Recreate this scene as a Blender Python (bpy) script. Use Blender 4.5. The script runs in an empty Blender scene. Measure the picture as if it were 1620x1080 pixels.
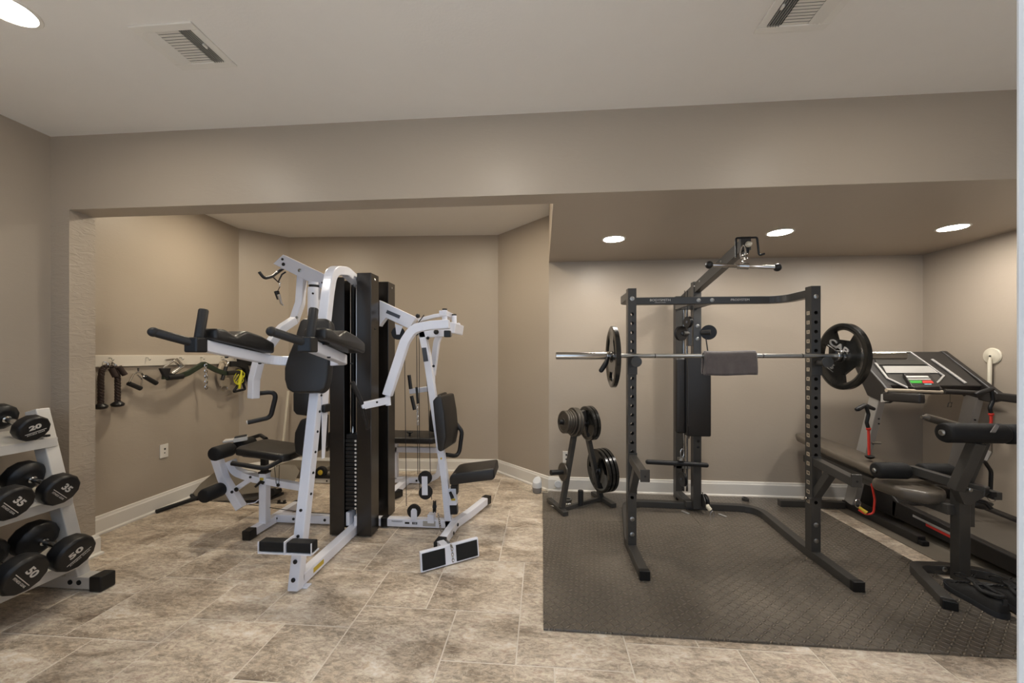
import bpy, bmesh, math, random
from mathutils import Vector, Matrix
random.seed(7)
PI = math.pi
SC = bpy.context.scene
COL = SC.collection

# ------------------------------------------------------------------ camera
FPX, CX, HOR, CAMH = 612.0, 810.0, 562.0, 1.35
YAW = math.atan(48 / FPX)
SN, CS = math.sin(YAW), math.cos(YAW)
cd = bpy.data.cameras.new('camera')
cam = bpy.data.objects.new('camera', cd)
COL.objects.link(cam)
cam.location = (0, 0, CAMH)
cam.rotation_euler = (PI / 2, 0, YAW)
cd.sensor_fit = 'HORIZONTAL'
cd.sensor_width = 36
cd.lens = 36 * FPX / 1620
cd.shift_y = (HOR - 540) / 1620
cd.clip_start = 0.02
SC.camera = cam

# ------------------------------------------------------------------ world, exposure
w = bpy.data.worlds.new('world')
SC.world = w
w.use_nodes = True
bg = w.node_tree.nodes['Background']
bg.inputs[0].default_value = (0.62, 0.78, 1.0, 1)
bg.inputs[1].default_value = 1.0
SC.view_settings.view_transform = 'Standard'
SC.view_settings.look = 'None'
SC.view_settings.gamma = 1
SC.view_settings.use_curve_mapping = False
SC.view_settings.exposure = 0.55
LAMP_MAIN, LAMP_SOFFIT, LAMP_ALCOVE, DAY = 90.0, 180.0, 200.0, 330.0

def area(name, loc, rot, sx, sy, power, color):
    l = bpy.data.lights.new(name, 'AREA')
    l.shape = 'RECTANGLE'; l.size = sx; l.size_y = sy
    l.energy = power; l.color = color
    o = bpy.data.objects.new(name, l); COL.objects.link(o)
    o.location = loc; o.rotation_euler = rot
    return o
# cool daylight lamps behind two added, unseen windows, and one behind the doorway
area('added_window_light', (-1.9, 0.10, 1.55), (PI / 2, 0, PI), 1.5, 1.3, DAY, (0.74, 0.85, 1.0))
area('added_window_light', (2.1, 0.10, 1.55), (PI / 2, 0, PI), 1.5, 1.3, DAY, (0.74, 0.85, 1.0))
area('doorway_daylight', (0.0, -0.9, 1.45), (PI / 2, 0, PI), 1.6, 1.8, DAY * 1.0, (0.74, 0.85, 1.0))

# ------------------------------------------------------------------ materials
def lin(c):
    r = []
    for v in c[:3]:
        v /= 255.0
        r.append(v / 12.92 if v <= 0.04045 else ((v + 0.055) / 1.055) ** 2.4)
    return (*r, 1.0)

def newmat(name):
    m = bpy.data.materials.new(name); m.use_nodes = True
    nt = m.node_tree
    return m, nt, nt.nodes['Principled BSDF']

def mat(name, col, rough=0.5, metal=0.0, vary=0.0, vscale=8, bump=0.0, bscale=60, coat=0.0, spec=0.5, sheen=0.0):
    m, nt, b = newmat(name)
    N, L = nt.nodes, nt.links
    b.inputs['Base Color'].default_value = lin(col)
    b.inputs['Roughness'].default_value = rough
    b.inputs['Metallic'].default_value = metal
    b.inputs['Coat Weight'].default_value = coat
    b.inputs['Coat Roughness'].default_value = 0.15
    b.inputs['Specular IOR Level'].default_value = spec
    b.inputs['Sheen Weight'].default_value = sheen
    tc = N.new('ShaderNodeTexCoord')
    n = N.new('ShaderNodeTexNoise'); n.inputs['Scale'].default_value = vscale
    n.inputs['Detail'].default_value = 4
    L.new(tc.outputs['Object'], n.inputs['Vector'])
    if vary:
        mx = N.new('ShaderNodeMix'); mx.data_type = 'RGBA'
        c = lin(col)
        mx.inputs[6].default_value = tuple(v * (1 - vary) for v in c[:3]) + (1,)
        mx.inputs[7].default_value = tuple(min(1, v * (1 + vary)) for v in c[:3]) + (1,)
        L.new(n.outputs[0], mx.inputs[0]); L.new(mx.outputs[2], b.inputs['Base Color'])
    mr = N.new('ShaderNodeMapRange')
    mr.inputs[3].default_value = max(0.02, rough - 0.06); mr.inputs[4].default_value = min(1, rough + 0.06)
    L.new(n.outputs[0], mr.inputs[0]); L.new(mr.outputs[0], b.inputs['Roughness'])
    if bump:
        n2 = N.new('ShaderNodeTexNoise'); n2.inputs['Scale'].default_value = bscale; n2.inputs['Detail'].default_value = 3
        L.new(tc.outputs['Object'], n2.inputs['Vector'])
        bp = N.new('ShaderNodeBump'); bp.inputs['Strength'].default_value = bump; bp.inputs['Distance'].default_value = 0.002
        L.new(n2.outputs[0], bp.inputs['Height']); L.new(bp.outputs[0], b.inputs['Normal'])
    return m

def emit(name, col, s):
    m, nt, b = newmat(name)
    b.inputs['Base Color'].default_value = (0.8, 0.8, 0.8, 1)
    b.inputs['Emission Color'].default_value = (*col, 1)
    b.inputs['Emission Strength'].default_value = s
    return m

def wall_material(st=0.08, name='taupe_knockdown_paint'):
    m, nt, b = newmat(name); N, L = nt.nodes, nt.links
    b.inputs['Base Color'].default_value = lin((169, 157, 142)); b.inputs['Roughness'].default_value = 0.42
    b.inputs['Specular IOR Level'].default_value = 0.35
    tc = N.new('ShaderNodeTexCoord')
    mp = N.new('ShaderNodeMapping'); mp.inputs['Scale'].default_value = (1, 1, 2.6)
    L.new(tc.outputs['Object'], mp.inputs['Vector'])
    n = N.new('ShaderNodeTexNoise'); n.inputs['Scale'].default_value = 13; n.inputs['Detail'].default_value = 3
    n.inputs['Distortion'].default_value = 1.4
    L.new(mp.outputs[0], n.inputs['Vector'])
    cr = N.new('ShaderNodeMapRange'); cr.inputs[1].default_value = 0.45; cr.inputs[2].default_value = 0.62
    L.new(n.outputs[0], cr.inputs[0])
    n2 = N.new('ShaderNodeTexNoise'); n2.inputs['Scale'].default_value = 140
    L.new(tc.outputs['Object'], n2.inputs['Vector'])
    ad = N.new('ShaderNodeMath'); ad.operation = 'MULTIPLY_ADD'; ad.inputs[1].default_value = 0.15
    L.new(n2.outputs[0], ad.inputs[0]); L.new(cr.outputs[0], ad.inputs[2])
    bp = N.new('ShaderNodeBump'); bp.inputs['Strength'].default_value = st; bp.inputs['Distance'].default_value = 0.0025
    L.new(ad.outputs[0], bp.inputs['Height']); L.new(bp.outputs[0], b.inputs['Normal'])
    return m

def tile_material():
    m, nt, b = newmat('travertine_porcelain_tile'); N, L = nt.nodes, nt.links
    tc = N.new('ShaderNodeTexCoord')
    at_ = N.new('ShaderNodeAttribute'); at_.attribute_name = 'tile_offset'
    add = N.new('ShaderNodeVectorMath'); add.operation = 'MULTIPLY_ADD'
    add.inputs[1].default_value = (37, 53, 19)
    L.new(at_.outputs['Color'], add.inputs[0]); L.new(tc.outputs['Object'], add.inputs[2])
    mp = N.new('ShaderNodeMapping'); mp.inputs['Rotation'].default_value = (0, 0, 0.5); mp.inputs['Scale'].default_value = (1.0, 2.1, 1)
    L.new(add.outputs[0], mp.inputs['Vector'])
    n1 = N.new('ShaderNodeTexNoise'); n1.inputs['Scale'].default_value = 2.7; n1.inputs['Detail'].default_value = 12
    n1.inputs['Roughness'].default_value = 0.66; n1.inputs['Distortion'].default_value = 0.9
    L.new(mp.outputs[0], n1.inputs['Vector'])
    n2 = N.new('ShaderNodeTexNoise'); n2.inputs['Scale'].default_value = 30; n2.inputs['Detail'].default_value = 8
    n2.inputs['Roughness'].default_value = 0.75; n2.inputs['Distortion'].default_value = 0.6
    L.new(mp.outputs[0], n2.inputs['Vector'])
    r1 = N.new('ShaderNodeValToRGB')
    e = r1.color_ramp.elements
    e[0].position = 0.32; e[0].color = lin((136, 119, 102))
    e[1].position = 0.68; e[1].color = lin((230, 217, 200))
    x = e.new(0.45); x.color = lin((178, 162, 143))
    x = e.new(0.55); x.color = lin((202, 187, 168))
    L.new(n1.outputs[0], r1.inputs[0])
    r2 = N.new('ShaderNodeValToRGB')
    r2.color_ramp.elements[0].position = 0.40; r2.color_ramp.elements[0].color = (0.33, 0.33, 0.33, 1)
    r2.color_ramp.elements[1].position = 0.60; r2.color_ramp.elements[1].color = (0.66, 0.66, 0.66, 1)
    L.new(n2.outputs[0], r2.inputs[0])
    mx = N.new('ShaderNodeMix'); mx.data_type = 'RGBA'; mx.blend_type = 'OVERLAY'; mx.inputs[0].default_value = 1.0
    L.new(r1.outputs[0], mx.inputs[6]); L.new(r2.outputs[0], mx.inputs[7])
    # pale crackle veins
    n3 = N.new('ShaderNodeTexNoise'); n3.inputs['Scale'].default_value = 9; n3.inputs['Detail'].default_value = 8; n3.inputs['Distortion'].default_value = 1.6
    L.new(mp.outputs[0], n3.inputs['Vector'])
    s = N.new('ShaderNodeMath'); s.operation = 'SUBTRACT'; s.inputs[1].default_value = 0.5
    a = N.new('ShaderNodeMath'); a.operation = 'ABSOLUTE'
    L.new(n3.outputs[0], s.inputs[0]); L.new(s.outputs[0], a.inputs[0])
    r3 = N.new('ShaderNodeMapRange'); r3.inputs[1].default_value = 0.0; r3.inputs[2].default_value = 0.022; r3.inputs[3].default_value = 0.55; r3.inputs[4].default_value = 0
    L.new(a.outputs[0], r3.inputs[0])
    mx2 = N.new('ShaderNodeMix'); mx2.data_type = 'RGBA'; mx2.inputs[7].default_value = lin((222, 210, 192))
    L.new(r3.outputs[0], mx2.inputs[0]); L.new(mx.outputs[2], mx2.inputs[6])
    L.new(mx2.outputs[2], b.inputs['Base Color'])
    b.inputs['Roughness'].default_value = 0.42
    bp = N.new('ShaderNodeBump'); bp.inputs['Strength'].default_value = 0.2; bp.inputs['Distance'].default_value = 0.002
    L.new(n2.outputs[0], bp.inputs['Height']); L.new(bp.outputs[0], b.inputs['Normal'])
    return m

def mat_rubber(name, strength, rot):
    """diamond tread rubber mat: alternating little ridges at +-45 degrees"""
    m, nt, b = newmat(name); N, L = nt.nodes, nt.links
    tc = N.new('ShaderNodeTexCoord')
    mp = N.new('ShaderNodeMapping'); mp.inputs['Rotation'].default_value = (0, 0, rot)
    mp.inputs['Scale'].default_value = (33, 33, 33)
    L.new(tc.outputs['Object'], mp.inputs['Vector'])
    fl = N.new('ShaderNodeVectorMath'); fl.operation = 'FLOOR'; L.new(mp.outputs[0], fl.inputs[0])
    fr = N.new('ShaderNodeVectorMath'); fr.operation = 'SUBTRACT'
    L.new(mp.outputs[0], fr.inputs[0]); L.new(fl.outputs[0], fr.inputs[1])
    sf = N.new('ShaderNodeSeparateXYZ'); L.new(fl.outputs[0], sf.inputs[0])
    su = N.new('ShaderNodeSeparateXYZ'); L.new(fr.outputs[0], su.inputs[0])
    def M(op, a, bb=None, c=None):
        n = N.new('ShaderNodeMath'); n.operation = op
        for i, v in enumerate((a, bb, c)):
            if v is None: continue
            if isinstance(v, (int, float)): n.inputs[i].default_value = v
            else: L.new(v, n.inputs[i])
        return n.outputs[0]
    chk = M('FLOORED_MODULO', M('ADD', sf.outputs[0], sf.outputs[1]), 2.0)
    u = M('SUBTRACT', su.outputs[0], 0.5); v = M('SUBTRACT', su.outputs[1], 0.5)
    sgn = M('MULTIPLY_ADD', chk, 2.0, -1.0)
    vv = M('MULTIPLY', v, sgn)
    a = M('MULTIPLY', M('ADD', u, vv), 1.05)
    c = M('MULTIPLY', M('SUBTRACT', u, vv), 3.0)
    d = M('SQRT', M('ADD', M('MULTIPLY', a, a), M('MULTIPLY', c, c)))
    h = N.new('ShaderNodeMapRange'); h.inputs[1].default_value = 0.35; h.inputs[2].default_value = 0.85
    h.inputs[3].default_value = 1; h.inputs[4].default_value = 0; L.new(d, h.inputs[0])
    n = N.new('ShaderNodeTexNoise'); n.inputs['Scale'].default_value = 2.2; n.inputs['Detail'].default_value = 5
    L.new(tc.outputs['Object'], n.inputs['Vector'])
    mx = N.new('ShaderNodeMix'); mx.data_type = 'RGBA'
    mx.inputs[6].default_value = lin((68, 63, 57)); mx.inputs[7].default_value = lin((118, 109, 98))
    L.new(n.outputs[0], mx.inputs[0])
    mx2 = N.new('ShaderNodeMix'); mx2.data_type = 'RGBA'; mx2.blend_type = 'MIX'
    mx2.inputs[7].default_value = lin((150, 140, 125))  # paler ridges: lamp glints on the tread painted into the colour
    L.new(M('MULTIPLY', h.outputs[0], 0.7 * strength), mx2.inputs[0]); L.new(mx.outputs[2], mx2.inputs[6])
    L.new(mx2.outputs[2], b.inputs['Base Color'])
    b.inputs['Roughness'].default_value = 0.28; b.inputs['Specular IOR Level'].default_value = 0.7
    bp = N.new('ShaderNodeBump'); bp.inputs['Strength'].default_value = strength; bp.inputs['Distance'].default_value = 0.009
    L.new(h.outputs[0], bp.inputs['Height']); L.new(bp.outputs[0], b.inputs['Normal'])
    return m

M_WALL = wall_material()
M_WALLJ = wall_material(0.45, 'taupe_trowelled_paint')
M_CEIL = mat('ceiling_white_paint', (230, 225, 218), 0.8, vary=0.02, bump=0.3, bscale=90)
M_TRIM = mat('white_trim_paint', (226, 221, 212), 0.4, vary=0.01)
M_JAMB = mat('white_door_paint', (214, 216, 218), 0.4, vary=0.01)
M_GROUT = mat('grey_grout', (222, 212, 198), 0.9, vary=0.05, bump=0.4, bscale=200)
M_TILE = tile_material()
M_MATA = mat_rubber('tread_rubber', 1.0, 0.12)
M_MATB = mat_rubber('worn_rubber', 0.35, 0.05)
M_MATE = mat('rubber_edge', (50, 52, 56), 0.6)
M_WHITE = mat('white_powder_coat', (236, 238, 248), 0.3, vary=0.015, coat=0.3)
M_SHROUD = mat('brown_black_shroud', (34, 30, 27), 0.25, spec=0.6, vscale=1.5)
M_DARK = mat('inner_black', (14, 14, 16), 0.6)
M_VINYL = mat('black_vinyl', (34, 32, 31), 0.4, vary=0.05, bump=0.25, bscale=260)
M_FOAM = mat('black_foam', (15, 15, 16), 0.75, vary=0.08, bump=0.4, bscale=220)
M_GRIP = mat('black_grip_rubber', (24, 24, 26), 0.5, bump=0.3, bscale=300)
M_PLAST = mat('black_plastic', (14, 14, 16), 0.42)
M_CHROME = mat('chrome', (205, 203, 200), 0.16, metal=1.0)
M_STEEL = mat('zinc_steel', (168, 168, 165), 0.35, metal=1.0)
M_RACK = mat('grey_black_powder_coat', (61, 59, 56), 0.4, vary=0.05, coat=0.15)
M_IRON = mat('cast_iron_grey', (84, 79, 72), 0.42, metal=0.5, vary=0.12, bump=0.4, bscale=150)
M_PLATE = mat('black_enamel_plate', (26, 26, 24), 0.25, vary=0.06, coat=0.3)
M_SILV = mat('silver_paint', (188, 186, 182), 0.4, metal=0.3)
M_URE = mat('black_urethane', (19, 19, 21), 0.42, vary=0.06)
M_RACKW = mat('dumbbell_rack_white', (208, 204, 198), 0.4, vary=0.02)
M_LETTER = mat('white_lettering', (218, 214, 208), 0.5)
M_CABLE = mat('black_cable', (22, 22, 22), 0.4)
M_TOWEL = mat('grey_towel', (96, 88, 86), 0.95, vary=0.3, vscale=22, bump=1.0, bscale=260, sheen=0.4)
M_RED = mat('red_band', (206, 52, 38), 0.5)
M_YEL = mat('yellow_cord', (205, 200, 40), 0.5)
M_GREEN = mat('dark_green_coating', (40, 52, 38), 0.45, vary=0.1)
M_BROWNROPE = mat('brown_black_rope', (50, 36, 30), 0.7, vary=0.3, vscale=90, bump=0.8, bscale=300)
M_LEATHER = mat('pale_leather', (182, 168, 148), 0.6, vary=0.1)
M_BOARD = mat('white_board_paint', (216, 208, 194), 0.5, vary=0.02)
M_TGREY = mat('treadmill_silver_frame', (172, 168, 162), 0.4, metal=0.2)
M_TBLK = mat('treadmill_dark_grey', (42, 39, 37), 0.45, vary=0.05)
M_BELT = mat('treadmill_belt', (98, 91, 82), 0.45, vary=0.05, bump=0.5, bscale=400)
M_TAUPE = mat('grey_taupe_vinyl', (112, 104, 92), 0.5, vary=0.06, bump=0.3, bscale=300)
M_BENCHV = mat('brown_grey_vinyl', (88, 80, 70), 0.36, vary=0.06, bump=0.2, bscale=200)
M_GREENL = mat('green_print', (60, 170, 60), 0.4)
M_REDL = mat('red_print', (220, 60, 52), 0.4)
M_CYAN = mat('cyan_print', (150, 205, 215), 0.4)
M_BEIGE = mat('beige_plastic', (214, 206, 186), 0.45)
M_SHOE = mat('black_shoe_fabric', (17, 17, 18), 0.7, vary=0.2, bump=0.5, bscale=240)
M_SOLE = mat('black_shoe_sole', (40, 42, 46), 0.6)
M_LABEL = mat('dark_label', (70, 74, 82), 0.4)
M_YLAB = mat('yellow_label', (206, 178, 60), 0.5)
M_GREYF = mat('grey_fabric_mesh', (132, 128, 124), 0.8, bump=0.6, bscale=500)
LAMP = emit('main_lamp', (1.0, 0.92, 0.80), LAMP_MAIN)
LAMPS = emit('soffit_lamp', (1.0, 0.94, 0.86), LAMP_SOFFIT)
LAMPA = emit('alcove_lamp', (1.0, 0.88, 0.69), LAMP_ALCOVE)

# ------------------------------------------------------------------ helpers
ORG = {}

def at(x, y, Y):
    """point of the room seen at pixel x,y of the photograph on the plane world-Y = Y"""
    k = (x - CX) / FPX
    t = Y / (k * SN + CS)
    return Vector((k * t * CS - t * SN, Y, CAMH - (y - HOR) / FPX * t))

def atx(x, y, X):
    k = (x - CX) / FPX
    t = X / (k * CS - SN)
    return Vector((X, k * t * SN + t * CS, CAMH - (y - HOR) / FPX * t))

def V(*a):
    return Vector(a)

def thing(name, label, cat, loc=(0, 0, 0), group=None):
    o = bpy.data.objects.new(name, None)
    COL.objects.link(o)
    o.empty_display_size = 0.05
    o.location = loc
    ORG[o] = Vector(loc)
    o['label'] = label; o['category'] = cat
    if group: o['group'] = group
    return o

def tag(o, label, cat, group=None):
    o['label'] = label; o['category'] = cat
    if group: o['group'] = group
    return o

def structure(o):
    o['kind'] = 'structure'
    return o

def fillet(pts, r, n=6, closed=False):
    pts = [Vector(p) for p in pts]
    out = []
    m = len(pts)
    for i, p in enumerate(pts):
        if not closed and (i == 0 or i == m - 1):
            out.append(p); continue
        a = pts[i - 1]; b = pts[(i + 1) % m]
        d1 = (a - p); d2 = (b - p)
        rr = r[i] if isinstance(r, (list, tuple)) else r
        ang = d1.angle(d2)
        if rr <= 0 or ang > PI - 0.02:
            out.append(p); continue
        t = rr / math.tan(ang / 2)
        t = min(t, d1.length * 0.49, d2.length * 0.49)
        q1 = p + d1.normalized() * t; q2 = p + d2.normalized() * t
        for k in range(n + 1):
            s = k / n
            out.append((1 - s) ** 2 * q1 + 2 * s * (1 - s) * p + s * s * q2)
    return out

class MB:
    def __init__(self):
        self.bm = bmesh.new()

    def face(self, vs, f):
        try:
            return self.bm.faces.new([vs[i] for i in f])
        except ValueError:
            return None

    def box(self, a, b):
        x0, y0, z0 = a; x1, y1, z1 = b
        vs = [self.bm.verts.new(c) for c in ((x0, y0, z0), (x1, y0, z0), (x1, y1, z0), (x0, y1, z0), (x0, y0, z1), (x1, y0, z1), (x1, y1, z1), (x0, y1, z1))]
        for f in ((3, 2, 1, 0), (4, 5, 6, 7), (0, 1, 5, 4), (1, 2, 6, 5), (2, 3, 7, 6), (3, 0, 4, 7)):
            self.face(vs, f)
        return self

    def obox(self, c, ax, ay, az):
        """oriented box: centre and three half-axis vectors"""
        c = Vector(c)
        vs = [self.bm.verts.new(c + sx * ax + sy * ay + sz * az) for sz in (-1, 1) for (sx, sy) in ((-1, -1), (1, -1), (1, 1), (-1, 1))]
        for f in ((3, 2, 1, 0), (4, 5, 6, 7), (0, 1, 5, 4), (1, 2, 6, 5), (2, 3, 7, 6), (3, 0, 4, 7)):
            self.face(vs, f)
        return self

    def prism(self, pts, d):
        """polygon (3D points) pushed along vector d"""
        pts = [Vector(p) for p in pts]; d = Vector(d)
        a = [self.bm.verts.new(p) for p in pts]
        b = [self.bm.verts.new(p + d) for p in pts]
        n = len(pts)
        self.face(a, list(range(n))[::-1]); self.face(b, list(range(n)))
        for i in range(n):
            j = (i + 1) % n
            try: self.bm.faces.new((a[i], a[j], b[j], b[i]))
            except ValueError: pass
        return self

    def rtube(self, pts, n, w, h, closed=False):
        """rectangular tube along pts; w is its width along n, h its height across n"""
        pts = [Vector(p) for p in pts]; n = Vector(n).normalized()
        m = len(pts); rings = []
        for i, p in enumerate(pts):
            if closed:
                d1 = (p - pts[i - 1]).normalized(); d2 = (pts[(i + 1) % m] - p).normalized()
            else:
                d1 = (p - pts[i - 1]).normalized() if i else (pts[1] - p).normalized()
                d2 = (pts[i + 1] - p).normalized() if i < m - 1 else d1
            t = (d1 + d2).normalized()
            k = 1 / max(0.35, t.dot(d1))
            side = (n - t * n.dot(t)).normalized()
            up = side.cross(t).normalized()
            rings.append([self.bm.verts.new(p + side * sx * w / 2 + up * sy * h / 2 * k) for sx, sy in ((-1, -1), (1, -1), (1, 1), (-1, 1))])
        return self._skin(rings, closed)

    def tube(self, pts, r, seg=12, closed=False, caps=True):
        pts = [Vector(p) for p in pts]
        m = len(pts); rings = []
        t0 = (pts[1] - pts[0]).normalized()
        ref = Vector((0, 0, 1)) if abs(t0.z) < 0.9 else Vector((1, 0, 0))
        side = (ref - t0 * ref.dot(t0)).normalized()
        for i, p in enumerate(pts):
            if closed:
                d1 = (p - pts[i - 1]).normalized(); d2 = (pts[(i + 1) % m] - p).normalized()
            else:
                d1 = (p - pts[i - 1]).normalized() if i else t0
                d2 = (pts[i + 1] - p).normalized() if i < m - 1 else d1
            t = d1 + d2
            t = t.normalized() if t.length > 1e-6 else d1
            side = side - t * side.dot(t)
            side = side.normalized() if side.length > 1e-6 else t.orthogonal().normalized()
            up = t.cross(side)
            rr = r[i] if isinstance(r, (list, tuple)) else r
            rings.append([self.bm.verts.new(p + (side * math.cos(2 * PI * k / seg) + up * math.sin(2 * PI * k / seg)) * rr) for k in range(seg)])
        return self._skin(rings, closed, caps)

    def _skin(self, rings, closed=False, caps=True):
        m = len(rings); s = len(rings[0])
        for i in range(m if closed else m - 1):
            a, b = rings[i], rings[(i + 1) % m]
            for k in range(s):
                l = (k + 1) % s
                try: self.bm.faces.new((a[k], a[l], b[l], b[k]))
                except ValueError: pass
        if not closed and caps:
            try:
                self.bm.faces.new(rings[0][::-1]); self.bm.faces.new(rings[-1])
            except ValueError: pass
        return self

    def cyl(self, a, b, r, seg=20, r2=None):
        return self.tube([a, b], [r, r if r2 is None else r2], seg)

    def lathe(self, c, axis, prof, seg=32, ang0=0.0):
        """prof: list of (radius, distance along axis)"""
        c = Vector(c); t = Vector(axis).normalized()
        ref = Vector((0, 0, 1)) if abs(t.z) < 0.9 else Vector((0, 1, 0))
        s = (ref - t * ref.dot(t)).normalized(); u = t.cross(s)
        rings = []
        for r, d in prof:
            r = max(r, 0.0003)
            rings.append([self.bm.verts.new(c + t * d + (s * math.cos(ang0 + 2 * PI * k / seg) + u * math.sin(ang0 + 2 * PI * k / seg)) * r) for k in range(seg)])
        return self._skin(rings)

    def ball(self, c, r, su=16, sv=10, sc=(1, 1, 1)):
        c = Vector(c)
        rings = []
        for i in range(sv + 1):
            a = -PI / 2 + PI * i / sv
            rr = max(0.0005, math.cos(a) * r)
            rings.append([self.bm.verts.new(c + Vector((rr * math.cos(2 * PI * k / su) * sc[0], rr * math.sin(2 * PI * k / su) * sc[1], math.sin(a) * r * sc[2]))) for k in range(su)])
        return self._skin(rings)

    def holed(self, x0, x1, y0, y1, z0, z1, holes, r, zs=None):
        """square column whose front and back faces (y0, y1) have round holes"""
        cells = []; last = z0; hw = r * 1.35
        for h in sorted(holes):
            cells.append((last, h - hw, None)); cells.append((h - hw, h + hw, h)); last = h + hw
        cells.append((last, z1, None))
        xm = (x0 + x1) / 2
        for y, flip in ((y0, False), (y1, True)):
            for a, b, h in cells:
                if h is None:
                    vs = [self.bm.verts.new(c) for c in ((x0, y, a), (x1, y, a), (x1, y, b), (x0, y, b))]
                    self.face(vs, (3, 2, 1, 0) if flip else (0, 1, 2, 3))
                else:
                    N = 16; per = []; cir = []
                    for k in range(N):
                        q = k / 4.0; sd = int(q); f = q - sd
                        cs = [(x1, b), (x0, b), (x0, a), (x1, a)]
                        p, p2 = cs[sd], cs[(sd + 1) % 4]
                        per.append(self.bm.verts.new((p[0] + (p2[0] - p[0]) * f, y, p[1] + (p2[1] - p[1]) * f)))
                        an = PI / 4 + 2 * PI * k / N
                        cir.append(self.bm.verts.new((xm + r * math.cos(an), y, h + r * math.sin(an))))
                    for k in range(N):
                        l = (k + 1) % N
                        v = (per[k], per[l], cir[l], cir[k])
                        self.bm.faces.new(v if not flip else v[::-1])
        for x in (x0, x1):
            vs = [self.bm.verts.new(c) for c in ((x, y0, z0), (x, y1, z0), (x, y1, z1), (x, y0, z1))]
            self.face(vs, (3, 2, 1, 0) if x == x0 else (0, 1, 2, 3))
        for z in (z0, z1):
            vs = [self.bm.verts.new(c) for c in ((x0, y0, z), (x1, y0, z), (x1, y1, z), (x0, y1, z))]
            self.face(vs, (0, 1, 2, 3))
        return self

    def obj(self, name, m, parent=None, bevel=0.0, seg=2, smooth=False, ang=35):
        org = ORG.get(parent, Vector((0, 0, 0))) if parent else Vector((0, 0, 0))
        if parent:
            for v in self.bm.verts: v.co -= org
        bmesh.ops.recalc_face_normals(self.bm, faces=self.bm.faces)
        me = bpy.data.meshes.new(name)
        self.bm.to_mesh(me); self.bm.free()
        me.materials.append(m)
        o = bpy.data.objects.new(name, me)
        COL.objects.link(o)
        if parent:
            o.parent = parent
            ORG[o] = org
        if smooth:
            for p in me.polygons: p.use_smooth = True
            if not bevel: me.set_sharp_from_angle(angle=math.radians(ang))
        if bevel:
            b = o.modifiers.new('bevel', 'BEVEL')
            b.width = bevel; b.segments = seg; b.limit_method = 'ANGLE'; b.angle_limit = math.radians(30)
        return o

def text(body, size, loc, right, up, m, parent, name='lettering', ext=0.001, bold=0.0, align='CENTER', sx=1.0):
    c = bpy.data.curves.new(name, 'FONT')
    c.body = body; c.size = size; c.extrude = ext; c.offset = bold
    c.align_x = align; c.align_y = 'CENTER'; c.resolution_u = 3
    tmp = bpy.data.objects.new(name, c); COL.objects.link(tmp)
    bpy.context.view_layer.update()
    dg = bpy.context.evaluated_depsgraph_get()
    me = bpy.data.meshes.new_from_object(tmp.evaluated_get(dg))
    bpy.data.objects.remove(tmp)
    r = Vector(right).normalized(); u = Vector(up).normalized(); n = r.cross(u).normalized(); u = n.cross(r)
    org = ORG.get(parent, Vector((0, 0, 0)))
    mt = Matrix((( r.x * sx, u.x, n.x, 0), (r.y * sx, u.y, n.y, 0), (r.z * sx, u.z, n.z, 0), (0, 0, 0, 1)))
    mt.translation = Vector(loc) - org
    me.transform(mt)
    me.materials.clear(); me.materials.append(m)
    o = bpy.data.objects.new(name, me); COL.objects.link(o)
    o.parent = parent; ORG[o] = org
    return o

def copy_thing(src, loc, rot=None, label=None):
    r = src.copy(); COL.objects.link(r); r.location = loc
    if rot is not None: r.rotation_euler = rot
    if label: r['label'] = label
    def rec(a, b):
        for ch in list(a.children):
            c = ch.copy(); COL.objects.link(c); c.parent = b
            rec(ch, c)
    rec(src, r)
    return r

def bolt(p, n, r, m, parent, name='bolt', h=0.006):
    p = Vector(p); n = Vector(n).normalized()
    return MB().lathe(p, n, [(0.001, -0.002), (r, -0.002), (r, h * 0.5), (r * 0.6, h), (0.001, h)], 12).obj(name, m, parent, smooth=True)

# ================================================================== SETTING
H1, H2 = 2.75, 2.28
YF, YB = 2.24, 2.385        # header front and back
XL, XR = -3.34, 3.51
# floor: one big and one small square tile repeated (hopscotch pattern)
def make_floor():
    b = MB(); u = 0.168; bm = b.bm
    ox, oy = -2.30, 1.685
    col = bm.loops.layers.color.new('tile_offset')
    g = 0.0030; ch = 0.0016
    def quad(x, y, s):
        x0, y0, x1, y1 = x + g, y + g, x + s - g, y + s - g
        if x1 < -3.5 or x0 > 3.6 or y1 < -2.2 or y0 > 4.5: return
        rc = (random.random(), random.random(), random.random(), 1)
        o = [bm.verts.new(c) for c in ((x0, y0, -0.0022), (x1, y0, -0.0022), (x1, y1, -0.0022), (x0, y1, -0.0022))]
        t = [bm.verts.new(c) for c in ((x0 + ch, y0 + ch, 0), (x1 - ch, y0 + ch, 0), (x1 - ch, y1 - ch, 0), (x0 + ch, y1 - ch, 0))]
        fs = [bm.faces.new(t)]
        for i in range(4):
            fs.append(bm.faces.new((o[i], o[(i + 1) % 4], t[(i + 1) % 4], t[i])))
        for f in fs:
            for l in f.loops: l[col] = rc
    for i in range(-20, 21):
        for j in range(-20, 21):
            x = ox + (3 * i + 2 * j) * u; y = oy + (-2 * i + 3 * j) * u
            quad(x, y, 3 * u); quad(x + 3 * u, y + u, 2 * u)
    b.bm.faces.ensure_lookup_table()
    vs = [bm.verts.new(c) for c in ((-3.7, -2.3, -0.002), (3.7, -2.3, -0.002), (3.7, 4.6, -0.002), (-3.7, 4.6, -0.002))]
    f = bm.faces.new(vs); f.material_index = 1
    vs = [bm.verts.new(c) for c in ((-3.7, -2.3, -0.06), (3.7, -2.3, -0.06), (3.7, 4.6, -0.06), (-3.7, 4.6, -0.06))]
    f = bm.faces.new(vs); f.material_index = 1
    o = b.obj('floor', M_TILE); o.data.materials.append(M_GROUT)
    return structure(o)
make_floor()

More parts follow.
